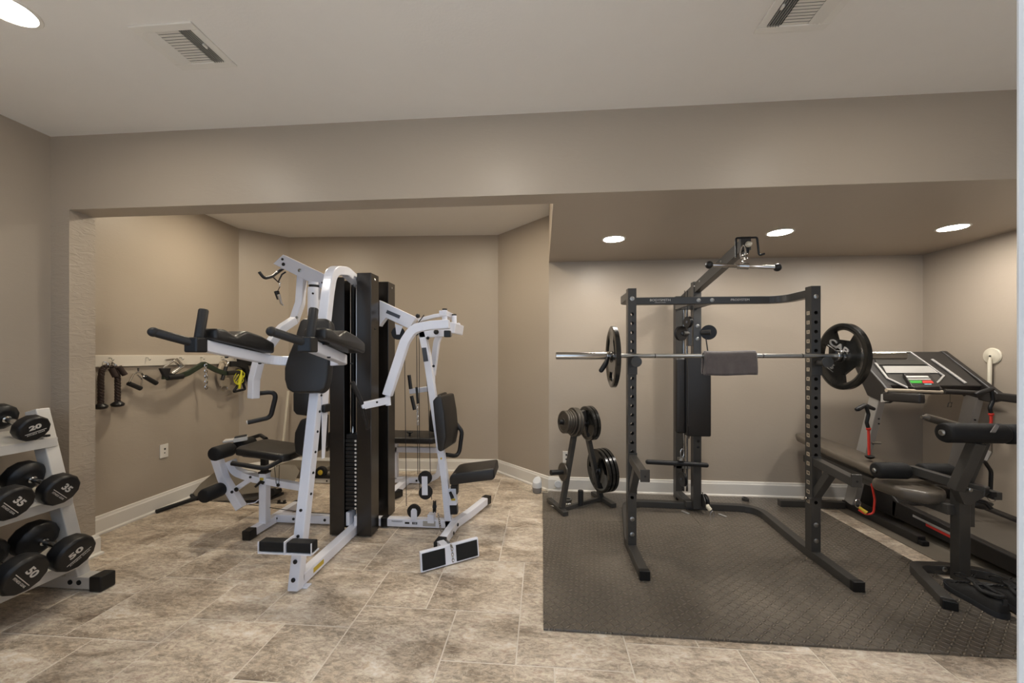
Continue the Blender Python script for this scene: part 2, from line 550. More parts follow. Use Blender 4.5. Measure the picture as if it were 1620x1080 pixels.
def wallseg(name, p, q, z0, z1, th=0.12, m=None):
    """wall from p to q, its room face on the line p-q, body to the left of p->q"""
    p = Vector((*p, z0)); q = Vector((*q, z0))
    d = (q - p).normalized(); n = Vector((-d.y, d.x, 0))
    return structure(MB().prism([p, q, q + n * th, p + n * th], (0, 0, z1 - z0)).obj(name, m or M_WALL))

structure(MB().box((-3.7, 0.2, H1), (3.7, YB, H1 + 0.1)).obj('ceiling', M_CEIL))
structure(MB().box((-3.7, YB, H1), (0.066, 4.7, H1 + 0.1)).obj('ceiling', M_CEIL))
structure(MB().box((0.066, YB, H2), (XR + 0.1, 3.95, H1)).obj('ceiling_soffit', M_WALL))
structure(MB().box((-3.5, YF, H2), (XR + 0.1, YB, H1)).obj('wall_header', M_WALL))
structure(MB().box((-3.5, YF, 0), (-3.01, YB, H2)).obj('wall_jamb', M_WALLJ))
wallseg('wall_left', (-3.14, 0.29), (-3.14, YF), 0, H1)
wallseg('wall_alcove_left', (XL, YB), (XL, 4.02), 0, H1)
wallseg('wall_corner', (XL, 4.02), (-3.0, 4.37), 0, H1)
wallseg('wall_back_left', (-3.0, 4.37), (-0.515, 4.475), 0, H1)
wallseg('wall_angled', (-0.515, 4.475), (0.066, 3.885), 0, H1)
wallseg('wall_back_right', (0.066, 3.885), (XR, 3.865), 0, H2)
structure(MB().box((XR, 0.29, 0), (XR + 0.12, 3.99, H1)).obj('wall_right', M_WALL))
# wall behind the camera with a doorway, and two unseen windows added for the daylight
Wf = MB()
for a, b in (((-3.3, 0), (-2.7, H1)), ((-2.7, 0), (-1.1, 0.85)), ((-2.7, 2.25), (-1.1, H1)), ((-1.1, 0), (-0.82, H1)), ((-0.82, 2.62), (0.47, H1)),
             ((0.47, 0), (1.3, H1)), ((1.3, 0), (2.9, 0.85)), ((1.3, 2.25), (2.9, H1)), ((2.9, 0), (3.6, H1))):
    Wf.box((a[0], 0.27, a[1]), (b[0], 0.39, b[1]))
structure(Wf.obj('wall_front', M_WALL))
for i, x in enumerate((-1.9, 2.1)):
    wb = MB()
    for a, b in (((x - .8, .85), (x - .74, 2.25)), ((x + .74, .85), (x + .8, 2.25)), ((x - .74, .85), (x + .74, .91)), ((x - .74, 2.19), (x + .74, 2.25)), ((x - .74, 1.53), (x + .74, 1.57))):
        wb.box((a[0], 0.30, a[1]), (b[0], 0.36, b[1]))
    structure(wb.obj('added_window_%d' % (i + 1), M_TRIM))
# door jamb at the right edge of the frame, with its casing on the room side
db = MB(); db.box((0.439, 0.265, 0), (0.47, 0.395, 2.62)); db.box((-0.82, 0.265, 0), (-0.80, 0.395, 2.62)); db.box((-0.82, 0.265, 2.60), (0.47, 0.395, 2.62))
structure(db.obj('door_1', M_JAMB, bevel=0.002))
db = MB()
db.box((0.447, 0.39, 0), (0.52, 0.404, 2.68)); db.box((-0.88, 0.39, 0), (-0.81, 0.404, 2.68))
structure(db.obj('trim_1', M_JAMB, bevel=0.004))
# baseboards with a small rounded top and a shoe strip
def baseboard(name, pts, parent=None):
    prof = [(0, 0), (0.030, 0), (0.030, 0.012), (0.018, 0.022), (0.018, 0.115), (0.013, 0.124), (0.010, 0.138), (0, 0.142)]
    b = MB(); rings = []
    pts = [Vector((*p, 0)) for p in pts]
    for i, p in enumerate(pts):
        d1 = (p - pts[i - 1]).normalized() if i else (pts[1] - p).normalized()
        d2 = (pts[i + 1] - p).normalized() if i < len(pts) - 1 else d1
        n1 = Vector((d1.y, -d1.x, 0)); n2 = Vector((d2.y, -d2.x, 0))
        n = (n1 + n2).normalized(); k = 1 / max(0.3, n.dot(n1))
        rings.append([b.bm.verts.new(p + n * k * o_ + Vector((0, 0, z))) for o_, z in prof])
    b._skin(rings)
    return structure(b.obj(name, M_TRIM))
baseboard('baseboard_alcove', [(XL, YB), (XL, 4.02), (-3.0, 4.37), (-0.515, 4.475), (0.066, 3.885), (XR, 3.865)])
baseboard('baseboard_left', [(-3.14, 0.39), (-3.14, YF), (-3.01, YF), (-3.01, YB), (-3.06, YB)])
baseboard('baseboard_right', [(XR, 3.865), (XR, 0.39)])

# ------------------------------------------------------------------ recessed lights
def downlight(x, y, z, m, r, label, group):
    t = thing('recessed_light', label, 'ceiling light', (x, y, z), group)
    MB().lathe((x, y, z), (0, 0, -1), [(r, -0.012), (r, 0.001), (r + 0.004, 0.004), (r + 0.016, 0.003), (r + 0.018, 0.0), (r + 0.018, -0.002)], 40).obj('trim_ring', M_TRIM, t, smooth=True)
    MB().lathe((x, y, z), (0, 0, -1), [(0.001, -0.001), (r, -0.001), (r, 0.0015), (0.001, 0.0015)], 40).obj('lens', m, t)
    return t
downlight(0.569, 3.15, H2, LAMPS, 0.077, 'round recessed light in the low soffit, leftmost of its three', 'recessed lights in the soffit')
downlight(1.792, 3.075, H2, LAMPS, 0.077, 'round recessed light in the low soffit, just right of the cable boom end', 'recessed lights in the soffit')
downlight(2.98, 3.06, H2, LAMPS, 0.077, 'round recessed light in the low soffit, nearest the right wall', 'recessed lights in the soffit')
downlight(-2.16, 1.40, H1, LAMP, 0.08, 'round recessed light cut by the top left corner of the picture', 'recessed lights in the high ceiling')
for x in (-0.3, 1.6):
    downlight(x, 1.30, H1, LAMP, 0.08, 'round recessed light in the high ceiling above the camera', 'recessed lights in the high ceiling')
for x in (-2.55, -0.75):
    downlight(x, 3.30, H1, LAMPA, 0.08, 'round recessed light hidden behind the header of the alcove', 'recessed lights in the alcove')

# ------------------------------------------------------------------ ceiling vents
def vent(cx, cy, L, W, flip, label):
    t = thing('ceiling_vent', label, 'air vent', (cx, cy, H1), 'ceiling vents')
    z = H1
    b = MB()
    x0, x1, y0, y1 = cx - L / 2, cx + L / 2, cy - W / 2, cy + W / 2
    f = 0.035
    for a, c in (((x0, y0), (x1, y0 + f)), ((x0, y1 - f), (x1, y1)), ((x0, y0 + f), (x0 + f, y1 - f)), ((x1 - f, y0 + f), (x1, y1 - f))):
        b.box((a[0], a[1], z - 0.008), (c[0], c[1], z + 0.001))
    b.obj('frame', M_TRIM, t, bevel=0.003)
    MB().box((x0 + f, y0 + f, z - 0.0006), (x1 - f, y1 - f, z + 0.001)).obj('backing', M_DARK, t)
    iw = L - 2 * f
    s = -1 if flip else 1
    # fine vanes lying along the room's depth, at one end, and cross vanes in the middle
    def zone(a0, a1, kind):
        q0 = cx + s * (-iw / 2 + iw * a0); q1 = cx + s * (-iw / 2 + iw * a1)
        q0, q1 = min(q0, q1), max(q0, q1)
        return q0, q1
    q0, q1 = zone(0.0, 0.24, 0)
    vb = MB(); n = 5
    for i in range(n):
        xx = q0 + (i + 0.5) * (q1 - q0) / n
        vb.obox((xx, cy, z - 0.005), V(0.0055, 0, 0.0025 * s), V(0, W / 2 - f, 0), V(0, 0, 0.0008))
    vb.obj('side_vanes', M_TRIM, t)
    q0, q1 = zone(0.26, 0.74, 0)
    vb = MB(); n = 12
    for i in range(n):
        yy = y0 + f + (i + 0.5) * (W - 2 * f) / n
        vb.obox(((q0 + q1) / 2, yy, z - 0.005), V((q1 - q0) / 2, 0, 0), V(0, 0.0070, 0.0014), V(0, 0, 0.0008))
    vb.obj('cross_vanes', M_TRIM, t)
    q0, q1 = zone(0.76, 1.0, 0)
    vb = MB(); n = 5
    for i in range(n):
        xx = q0 + (i + 0.5) * (q1 - q0) / n
        vb.obox((xx, cy, z - 0.006), V(0.0012, 0, 0), V(0, W / 2 - f, 0), V(0.0, 0, 0.004))
    vb.obj('damper_vanes', M_TGREY, t)
    MB().box((cx + s * iw * 0.47 - 0.004, cy - 0.02, z - 0.016), (cx + s * iw * 0.47 + 0.004, cy + 0.0, z - 0.006)).obj('lever', M_TRIM, t)
vent(-1.613, 1.634, 0.29, 0.25, False, 'white ceiling register at the left of the high ceiling, dark slots to the right')
vent(1.058, 1.632, 0.29, 0.25, True, 'white ceiling register at the right of the ceiling, cut by the top edge')

# ------------------------------------------------------------------ mats
def slab(name, pts, z0, z1, m, label):
    o = MB().prism([Vector((*p, z0)) for p in pts], (0, 0, z1 - z0)).obj(name, m, bevel=0.003)
    return tag(o, label, 'floor mat')
slab('rubber_mat', [(0.005, 1.905), (2.41, 1.885), (2.41, 3.14), (0.005, 3.19)], 0.0, 0.011, M_MATA, 'large black diamond-tread rubber mat in the foreground under the rack feet')
slab('rubber_mat', [(0.003, 3.194), (1.245, 3.166), (1.245, 3.83), (0.003, 3.84)], 0.0, 0.010, M_MATB, 'worn smooth black rubber mat under the plate tree')
slab('rubber_mat', [(1.249, 3.166), (2.41, 3.144), (2.41, 3.825), (1.249, 3.83)], 0.0, 0.010, M_MATA, 'black tread rubber mat against the wall between tower and bench')
slab('treadmill_mat', [(2.575, 2.0), (3.45, 2.0), (3.45, 3.80), (2.575, 3.80)], 0.0, 0.006, M_TAUPE, 'thin grey-brown mat lying under the treadmill')

# ------------------------------------------------------------------ wall fittings
def plate_cover(name, c, right, n, w, h, label, holes=None, sockets=False):
    t = thing(name, label, 'outlet', c)
    c = Vector(c); r = Vector(right); n = Vector(n); u = V(0, 0, 1)
    MB().obox(c + n * 0.003, r * w / 2, n * 0.003, u * h / 2).obj('cover', M_TRIM, t, bevel=0.0015)
    if holes:
        for (a, bz, s) in holes:
            MB().obox(c + n * 0.0065 + r * a + u * bz, r * s, n * 0.001, u * s).obj('jack', M_DARK, t)
    return t
plate_cover('wall_plate', (XL + 0.001, 3.17, 0.506), (0, 1, 0), (1, 0, 0), 0.075, 0.118, 'white wall plate with two black jacks on the left alcove wall',
            [(0.006, 0.016, 0.0075), (0.004, -0.018, 0.0045)])
o = plate_cover('wall_outlet', (0.238, 3.882, 0.34), (1, 0, 0), (0, -1, 0), 0.07, 0.115, 'white outlet plate low on the wall behind the weight plate tree', [(0, 0.022, 0.008), (0, -0.022, 0.008)])
# mounting board on the left alcove wall
o = MB().box((XL, YB + 0.0, 1.262), (XL + 0.02, 3.97, 1.352)).obj('mounting_board', M_BOARD, None, bevel=0.003)
tag(o, 'long white painted board fixed to the left alcove wall carrying cable handles', 'board')

# ================================================================== MULTI GYM
G = thing('multi_gym', 'large white-framed multi-station gym machine with tall black weight towers and black pads', 'gym machine', (-1.42, 2.97, 0))
X0g, YG = -1.415, 2.97
TW = 0.056
def cap(p0, p1, n, w, h, parent):
    return MB().rtube([p0, p1], n, w, h).obj('end_cap', M_PLAST, parent, bevel=0.004)

# --- floor frame
fr = MB(); fr.rtube([(-2.15, YG, 0.043), (-1.56, YG, 0.043)], (0, 1, 0), TW, 0.062)
f1 = fr.obj('base_beam', M_WHITE, G, bevel=0.005)
for x in (-1.98, -1.86, -1.72):
    bolt((x, YG - TW / 2, 0.045), (0, -1, 0), 0.011, M_PLAST, f1, 'bolt')
MB().box((-1.945, YG - .034, 0.008), (-1.90, YG + .034, 0.08)).obj('strap', M_PLAST, f1, bevel=0.004)
f2 = MB().rtube([(-1.30, YG, 0.043), (-0.66, YG, 0.043)], (0, 1, 0), TW, 0.062).obj('base_beam', M_WHITE, G, bevel=0.005)
MB().box((-1.262, YG - .034, 0.008), (-1.21, YG + .034, 0.08)).obj('strap', M_PLAST, f2, bevel=0.004)
text('PARABODY', 0.017, (-1.13, YG - .0295, 0.055), (1, 0, 0), (0, 0, 1), M_LABEL, f2, ext=0.0004)
MB().obox((-1.05, YG - .0295, 0.045), V(.018, 0, 0), V(0, .0006, 0), V(0, 0, .007)).obj('emblem', M_DARK, f2)
MB().obox((-0.99, YG - .0295, 0.045), V(.02, 0, 0), V(0, .0006, 0), V(0, 0, .009)).obj('badge', M_LABEL, f2)
text('110', 0.016, (-0.99, YG - .031, 0.045), (1, 0, 0), (0, 0, 1), M_WHITE, f2, ext=0.0004)
MB().obox((-0.875, YG - .0295, 0.045), V(.05, 0, 0), V(0, .0006, 0), V(0, 0, .020)).obj('warning_label', M_SILV, f2)
f3 = MB().rtube([(X0g, 2.145, 0.043), (X0g, 3.95, 0.043)], (1, 0, 0), 0.062, 0.064).obj('base_beam', M_WHITE, G, bevel=0.005)
MB().obox((X0g + .0315, 2.30, 0.045), V(.0006, 0, 0), V(0, .055, 0), V(0, 0, .014)).obj('warning_label', M_YLAB, f3)
MB().box((-1.40, 2.135, 0.001), (-1.355, 2.18, 0.009)).obj('foot_tab', M_WHITE, G, bevel=0.002)
# --- left cross foot
fl_ = MB().rtube([(-2.15, 2.71, 0.04), (-2.15, 3.24, 0.04)], (1, 0, 0), TW, TW + .004).obj('cross_foot', M_WHITE, G, bevel=0.005)
cap((-2.15, 2.655, 0.036), (-2.15, 2.722, 0.04), (1, 0, 0), 0.064, 0.068, fl_)
cap((-2.15, 3.23, 0.04), (-2.15, 3.27, 0.036), (1, 0, 0), 0.064, 0.068, fl_)
bolt((-2.12, 2.95, 0.045), (1, 0, 0), 0.012, M_PLAST, fl_)
# --- right V foot
vf = MB().rtube(fillet([(-0.705, 2.665, 0.037), (-0.675, 2.97, 0.043), (-0.60, 3.14, 0.05), (-0.50, 3.42, 0.06)], 0.12), (0, 0, 1), 0.06, TW).obj('cross_foot', M_WHITE, G, bevel=0.004)
cap((-0.713, 2.60, 0.035), (-0.702, 2.69, 0.038), (0, 0, 1), 0.068, 0.064, vf)
cap((-0.510, 3.40, 0.06), (-0.485, 3.46, 0.058), (0, 0, 1), 0.068, 0.064, vf)
bolt((-0.647, 2.93, 0.05), (1, 0, 0), 0.012, M_PLAST, vf); bolt((-0.65, 2.80, 0.045), (1, 0, 0), 0.012, M_PLAST, vf)
# --- rear frame of the back station
rf = MB().rtube(fillet([(-1.95, 3.98, 0.04), (-1.20, 3.98, 0.04), (-1.08, 3.98, 0.10), (-1.05, 3.98, 0.30), (-1.05, 3.98, 0.78)], 0.09), (0, 1, 0), TW, 0.055).obj('rear_foot', M_WHITE, G, bevel=0.004)
bolt((-1.31, 3.95, 0.042), (0, -1, 0), 0.011, M_PLAST, rf)
rb = MB().rtube([(-1.66, 3.98, 0.36), (-1.05, 3.98, 0.36)], (0, 1, 0), TW, 0.055).obj('rear_beam', M_WHITE, G, bevel=0.004)
MB().rtube([(-1.55, 3.98, 0.05), (-1.55, 3.98, 0.45)], (1, 0, 0), TW, TW).obj('rear_post', M_WHITE, G, bevel=0.004)
MB().rtube([(-1.36, 3.62, 0.038), (-1.415, 3.50, 0.038)], (0, 0, 1), 0.062, 0.07).obj('end_cap', M_PLAST, G, bevel=0.004)
MB().prism([(-1.62, 3.72, 0.475), (-1.08, 3.72, 0.475), (-1.02, 3.80, 0.475), (-1.02, 4.10, 0.475), (-1.62, 4.10, 0.475)], (0, 0, 0.065)).obj('seat', M_VINYL, G, bevel=0.018, seg=4, smooth=True)
MB().prism([(-1.16, 3.86, 0.575), (-1.06, 3.86, 0.56), (-1.00, 3.86, 0.86), (-1.03, 3.86, 0.96), (-1.07, 3.86, 0.95), (-1.15, 3.86, 0.78)], (0, 0.26, 0)).obj('backrest', M_VINYL, G, bevel=0.02, seg=4, smooth=True)
k = MB().cyl((-1.33, 3.80, 0.54), (-1.33, 3.80, 0.575), 0.011).ball((-1.33, 3.80, 0.578), 0.026, sc=(1.3, 1, 0.5)).obj('seat_knob', M_PLAST, G, smooth=True)

# --- weight towers: two channels each side of every stack
def channel(x0, x1, y0, y1, z1, open_side):
    """U-section cover with rounded outer corners, open towards the stack"""
    t_ = 0.006; r = 0.02
    if open_side > 0:
        pts = [(x1, y0), (x0, y0), (x0, y1), (x1, y1), (x1, y1 - t_), (x0 + t_, y1 - t_), (x0 + t_, y0 + t_), (x1, y0 + t_)]
    else:
        pts = [(x0, y0), (x1, y0), (x1, y1), (x0, y1), (x0, y1 - t_), (x1 - t_, y1 - t_), (x1 - t_, y0 + t_), (x0, y0 + t_)]
    return MB().prism([(x, y, 0.012) for x, y in pts], (0, 0, z1)).obj('tower_cover', M_SHROUD, G, bevel=0.005, seg=2)
for (y0, y1, z1) in ((2.77, 2.905, 1.95), (3.09, 3.235, 1.945)):
    a = channel(-1.582, -1.468, y0, y1, z1 - 0.03, 1)
    b_ = channel(-1.372, -1.262, y0, y1, z1, -1)
    MB().box((-1.37, y0 + .002, z1 - .012), (-1.264, y1 - .002, z1 + .008)).obj('top_cap', M_SHROUD, G, bevel=0.004)
    bolt((-1.262, (y0 + y1) / 2, z1 - 0.03), (1, 0, 0), 0.008, M_CHROME, b_)
    bolt((-1.262, (y0 + y1) / 2, z1 - 0.40), (1, 0, 0), 0.006, M_PLAST, b_)
    MB().box((-1.47, y1 - .012, 0.05), (-1.37, y1 - .006, z1 - 0.05)).obj('back_panel', M_DARK, G)
    # stack
    yc = (y0 + y1) / 2
    for x in (-1.455, -1.405):
        MB().cyl((x, yc, 0.05), (x, yc, z1 - 0.05), 0.0075, 10).obj('guide_rod', M_CHROME, G, smooth=True)
    MB().cyl((-1.430, yc - 0.01, 0.80), (-1.430, yc - 0.01, z1 - 0.06), 0.003, 8).obj('cable', M_CABLE, G, smooth=True)
    MB().lathe((-1.43, yc - .01, 0.76), (0, 0, 1), [(.002, 0), (.009, 0.004), (.009, .03), (.004, .045), (.002, .06)], 10).obj('cable_end', M_CHROME, G, smooth=True)
    zt = 0.712; n = 18; p0 = None
    for i in range(n):
        z = zt - 0.0295 * i
        if p0 is None:
            q = MB().box((-1.468, y0 + .014, z - 0.0125), (-1.372, y1 - 0.014, z + 0.0125)).obj('weight_plate', M_IRON if False else M_PLAST, G, bevel=0.003)
            lb = MB().lathe((-1.388, y0 + .0138, z), (0, -1, 0), [(.001, 0), (.0085, 0), (.0085, .0012), (.001, .0012)], 14).obj('number_tag', M_LETTER, q)
            hl = MB().lathe((-1.424, y0 + .0138, z), (0, -1, 0), [(.001, 0), (.006, 0), (.006, .001), (.001, .001)], 12).obj('pin_hole', M_DARK, q)
            p0 = q; z_0 = z
        else:
            q = p0.copy(); COL.objects.link(q); q.parent = G; q.location = (0, 0, z - z_0)
            for ch in list(p0.children):
                c = ch.copy(); COL.objects.link(c); c.parent = q
    MB().box((-1.465, y0 + .02, zt + .014), (-1.375, y1 - .02, zt + .048)).obj('top_plate', M_PLAST, G, bevel=0.003)
    MB().box((-1.467, y0 + .02, 0.075), (-1.44, y1 - .02, 0.175)).box((-1.405, y0 + .02, 0.075), (-1.375, y1 - .02, 0.15)).obj('stack_bracket', M_WHITE, G, bevel=0.003)
# arch panel beside the front tower
yy = 2.79
MB().prism([(-1.59, yy, 0.6), (-1.575, yy, 0.6), (-1.575, 2.90, 0.6), (-1.59, 2.90, 0.6)], (0, 0, 1.28)).obj('tower_side', M_SHROUD, G, bevel=0.003)

# --- knee raise station: leaning post that arches over to the tower
pp = fillet([(X0g, 2.120, 0.004), (X0g, 2.36, 1.28), (X0g, 2.455, 1.76), (X0g, 2.50, 1.925), (X0g, 2.68, 1.955), (X0g, 2.93, 1.895)], [0, .3, .3, .14, .14, 0], 8)
post = MB().rtube(pp, (1, 0, 0), 0.062, 0.062).obj('front_post', M_WHITE, G, bevel=0.006)
def onpost(z): # front face Y of the post at height z
    return 2.12 + (z / 1.28) * 0.24 - 0.033
for z in (0.07, 0.165, 0.30, 0.44):
    bolt((X0g, onpost(z), z), (0, -1, 0.18), 0.0125 if z < .2 else .009, M_PLAST, post)
for z in (0.52, .64, .76, .88, 1.0, 1.1):
    bolt((X0g + .031, onpost(z) + .034, z), (1, 0, 0), 0.008, M_PLAST, post)
MB().prism([(X0g + .032, 2.33, 0.70), (X0g + .032, 2.36, 0.70), (X0g + .032, 2.42, 1.22), (X0g + .032, 2.33, 1.22)], (0.004, 0, 0)).obj('gusset', M_WHITE, G)
MB().box((X0g + .02, 2.33, 0.99), (X0g + .055, 2.40, 1.04)).obj('bumper', M_PLAST, G, bevel=0.004)
# step plates
for s in (-1, 1):
    xa = X0g + s * 0.005; xb = X0g + s * 0.155
    x0, x1 = min(xa, xb), max(xa, xb)
    st = MB().box((x0, 2.030, 0.262), (x1, 2.088, 0.318)).obj('foot_pad', M_FOAM, G, bevel=0.007, seg=3, smooth=True)
    MB().box((x0, 2.024, 0.252), (x1, 2.10, 0.260)).box((x1 - .004 if s > 0 else x0, 2.022, 0.252), (x1 if s > 0 else x0 + .004, 2.030, 0.320)).obj('step_bracket', M_WHITE, st, bevel=0.001)
MB().box((X0g - .003, 2.022, 0.252), (X0g + .003, 2.11, 0.325)).obj('step_divider', M_WHITE, G)
# arms: U frame behind the pad
za, zf = 1.315, 1.40
arm = MB().rtube(fillet([(-1.655, 1.73, zf + .005), (-1.655, 2.27, za), (-1.185, 2.27, za), (-1.095, 1.73, zf)][:4], [0, .13, .13, 0], 10), (0, 0, 1), 0.056, 0.05).obj('dip_arm', M_WHITE, G, bevel=0.006)
for (xc, yc, s) in ((-1.655, 1.73, -1), (-1.095, 1.73, 1)):
    d = V(0, -1, 0.155).normalized() if s < 0 else V(0, -1, 0.155).normalized()
    c = V(xc, yc, zf)
    MB().obox(c, V(.034, 0, 0), V(0, .032, 0), V(0, 0, .036)).obj('end_block', M_PLAST, arm, bevel=0.008, seg=3)
    # forward grip, turned outwards (left in the picture)
    g0 = c + V(0, -.01, .008); g1 = c + V(-0.090, -0.120, 0.055)
    MB().tube([g0, g0.lerp(g1, .9), g1], [.020, .020, .018], 14).ball(g1, .022).obj('grip', M_GRIP, arm, smooth=True)
    g2 = c + V(0.004, 0.01, 0.02); g3 = c + V(0.012, 0.03, 0.175)
    MB().tube([g2, g2.lerp(g3, .96), g3], [.021, .021, .017], 14).obj('grip', M_GRIP, arm, smooth=True)
    # forearm pad with a scooped front
    yb0, yb1 = yc + .05, yc + .47
    prof = [(yb0, .034), (yb0, .092), (yb0 + .06, .098), (yb0 + .13, .080), (yb0 + .20, .124), (yb1 - .1, .118), (yb1, .098), (yb1, .034)]
    sl = (za - zf) / 0.54
    pts = [V(xc - .055, y, zf + (y - yc) * sl + z) for y, z in prof]
    MB().prism(pts, (0.115, 0, 0)).obj('arm_pad', M_VINYL, arm, bevel=0.016, seg=4, smooth=True)
    MB().box((xc - .02, yb0 + .06, zf + (yb0 + .06 - yc) * sl + .02), (xc + .02, yb0 + .10, zf + (yb0 + .06 - yc) * sl + .04)).obj('pad_bracket', M_PLAST, arm)
    bolt((xc, yc + .18, zf + .18 * sl - .03), (0, 0, -1), .009, M_PLAST, arm)
    bolt((xc, yc + .42, zf + .42 * sl - .03), (0, 0, -1), .009, M_PLAST, arm)
# back pad
outl = [(474, 507), (480, 503), (515, 503), (521, 508), (523, 520), (522, 545), (520, 570), (517, 600), (513, 614), (505, 621), (462, 621), (453, 615), (449, 600), (449, 582), (455, 562), (464, 540), (469, 522)]
pts = [at(x, y, 2.27 - (y - 503) / 118 * 0.075) for x, y in outl]
MB().prism(pts, V(0.0, 0.065, -.012)).obj('backrest', M_VINYL, G, bevel=0.014, seg=4, smooth=True)

# --- left station (leg developer, high pulley)
Y0 = 2.94
pl_ = [at(432, 417, Y0), at(447.4, 402.4, Y0), at(520, 437, Y0), at(520, 462, Y0), at(470, 436, Y0)]
hb = MB().prism(pl_, (0, 0.055, 0)).obj('pulley_beam', M_WHITE, G, bevel=0.003)
for x, y, r in ((447, 410, .010), (448.5, 418, .014), (474, 427.5, .014), (510, 447, .008)):
    bolt(at(x, y, Y0), (0, -1, 0), r, M_PLAST if r != .014 or x < 460 else M_STEEL, hb)
b = MB(); b.rtube(fillet([at(478, 436, 2.97), at(475, 479, 2.97), at(465, 508, 2.97)], .1), (0, 1, 0), 0.056, 0.056)
b.obj('upright', M_WHITE, G, bevel=0.004)
bolt(at(469.5, 502, 2.94), (0, -1, 0), .011, M_STEEL, G, 'pivot_bolt')
b = MB().cyl(at(497, 500, 2.93), at(497, 455, 2.93), 0.047, 24).obj('pivot_sleeve', M_WHITE, G, smooth=True)
MB().cyl(at(497, 455.5, 2.93), at(497, 451, 2.93), 0.038, 24).obj('sleeve_cap', M_PLAST, b, smooth=True)
MB().cyl(at(497, 451, 2.93), at(497, 447, 2.93), 0.046, 24).obj('sleeve_collar', M_WHITE, b, smooth=True)
bolt(at(495, 464, 2.885), (0, -1, 0), .008, M_PLAST, b)
# curved press arm on the near side
pa = fillet([at(466, 506, 2.85), at(446, 519, 2.76), at(424, 548, 2.66), at(409, 572, 2.62), at(402, 600, 2.62), at(401, 630, 2.62)], [0, .12, .12, .12, .12, 0], 6)
MB().rtube(pa, (0.35, 1, 0), 0.056, 0.06).obj('press_arm', M_WHITE, G, bevel=0.006)
ha = fillet([at(408, 622, 2.66), at(438, 619, 2.70), at(428, 660, 2.70), at(392, 668, 2.62)], .05, 8)
hh = MB().tube(ha, 0.0165, 14).obj('press_handle', M_GRIP, G, smooth=True)
MB().tube([ha[-1], ha[-1] + (ha[-1] - ha[-2]).normalized() * .006], 0.0145, 14).obj('end_plug', M_LETTER, hh, smooth=True)
# black box below the knee raise pad
MB().prism([at(463, 620, 2.74), at(492, 620, 2.74), at(492, 654, 2.74), at(485, 658, 2.74), at(468, 656, 2.74), at(463, 650, 2.74)], (0, 0.10, 0)).obj('chest_pad', M_VINYL, G, bevel=0.012, seg=3, smooth=True)
# seat, post, backrest
lp = MB().box((-2.165, 2.80, 0.06), (-2.108, 2.856, 0.448)).obj('seat_post', M_WHITE, G, bevel=0.004)
MB().box((-2.157, 2.808, 0.44), (-2.117, 2.848, 0.56)).obj('inner_tube', M_PLAST, lp)
MB().box((-2.168, 2.797, 0.445), (-2.105, 2.859, 0.458)).obj('collar', M_PLAST, lp)
MB().box((-2.155, 2.7985, 0.395), (-2.125, 2.80, 0.415)).obj('warning_label', M_YLAB, lp)
kb = MB().tube([at(404, 770, 2.78), at(412, 762, 2.79), at(418, 764, 2.80)], [.009, .013, .013], 10).obj('adjusting_knob', M_PLAST, lp, smooth=True)
sl = V(-0.36, 0, 0.035)
c0 = V(-1.905, 2.70, 0.560)
se = MB().prism([c0, c0 + V(-.37, 0.0, .045), c0 + V(-.39, .06, .047), c0 + V(-.39, .30, .047), c0 + V(-.36, .34, .045), c0 + V(0, .34, 0), c0 + V(0.03, .28, 0), c0 + V(0.03, .05, 0)], (0, 0, 0.058)).obj('seat', M_VINYL, G, bevel=0.018, seg=4, smooth=True)
MB().rtube([(-2.30, 2.83, 0.585), (-2.0, 2.83, 0.56)], (0, 1, 0), .05, .03).obj('seat_rail', M_PLAST, G)
outl = [(466, 718), (464, 700), (465, 684), (474, 664), (484, 661), (491, 663), (489, 720), (480, 724)]
MB().prism([at(x, y, 2.70) for x, y in outl], (0, 0.26, 0)).obj('backrest', M_VINYL, G, bevel=0.02, seg=4, smooth=True)
MB().prism([at(515, 716, 3.3), at(526, 702, 3.3), at(528, 679, 3.3), at(518, 684, 3.3), at(513, 704, 3.3)], (0, 0.26, 0)).obj('headrest', M_VINYL, G, bevel=0.015, seg=3, smooth=True)
# side handles
MB().tube(fillet([at(367, 732.5, 2.62), at(420, 741, 2.62), at(446, 727, 2.72)], .06, 8), 0.0165, 12).obj('side_handle', M_GRIP, G, smooth=True)
MB().tube(fillet([at(383, 697, 3.1), at(412, 688, 3.1), at(421, 694, 3.05)], .03, 6), 0.0155, 12).obj('side_handle', M_GRIP, G, smooth=True)
# leg developer
ld = MB().rtube(fillet([at(343, 724, 2.83), at(354, 757, 2.83), at(382, 803, 2.83)], .18, 8), (0, 1, 0), 0.058, 0.062).obj('leg_lever', M_WHITE, G, bevel=0.005)
MB().rtube(fillet([at(365, 728, 2.88), at(372, 745, 2.88), at(388, 751, 2.88), at(412, 756, 2.88)], .10, 8), (0, 1, 0), 0.05, 0.06).obj('lever_bracket', M_WHITE, G, bevel=0.004)
lb = MB().rtube([at(385, 751, 2.83), at(405, 757, 2.83), at(478, 770, 2.83)], (0, 1, 0), 0.05, 0.05).obj('lower_beam', M_WHITE, G, bevel=0.004)
bolt(at(396, 754.5, 2.80), (0, -1, 0), .009, M_PLAST, lb); bolt(at(440, 767, 2.80), (0, -1, 0), .013, M_PLAST, lb)
MB().rtube([at(398, 757, 2.83), at(374, 773, 2.83)], (0, 1, 0), 0.04, 0.036).obj('brace', M_WHITE, G, bevel=0.003)
bolt(at(374, 774, 2.80), (0, -1, 0), .017, M_PLAST, ld); bolt(at(367, 778, 2.80), (0, -1, 0), .011, M_PLAST, ld)
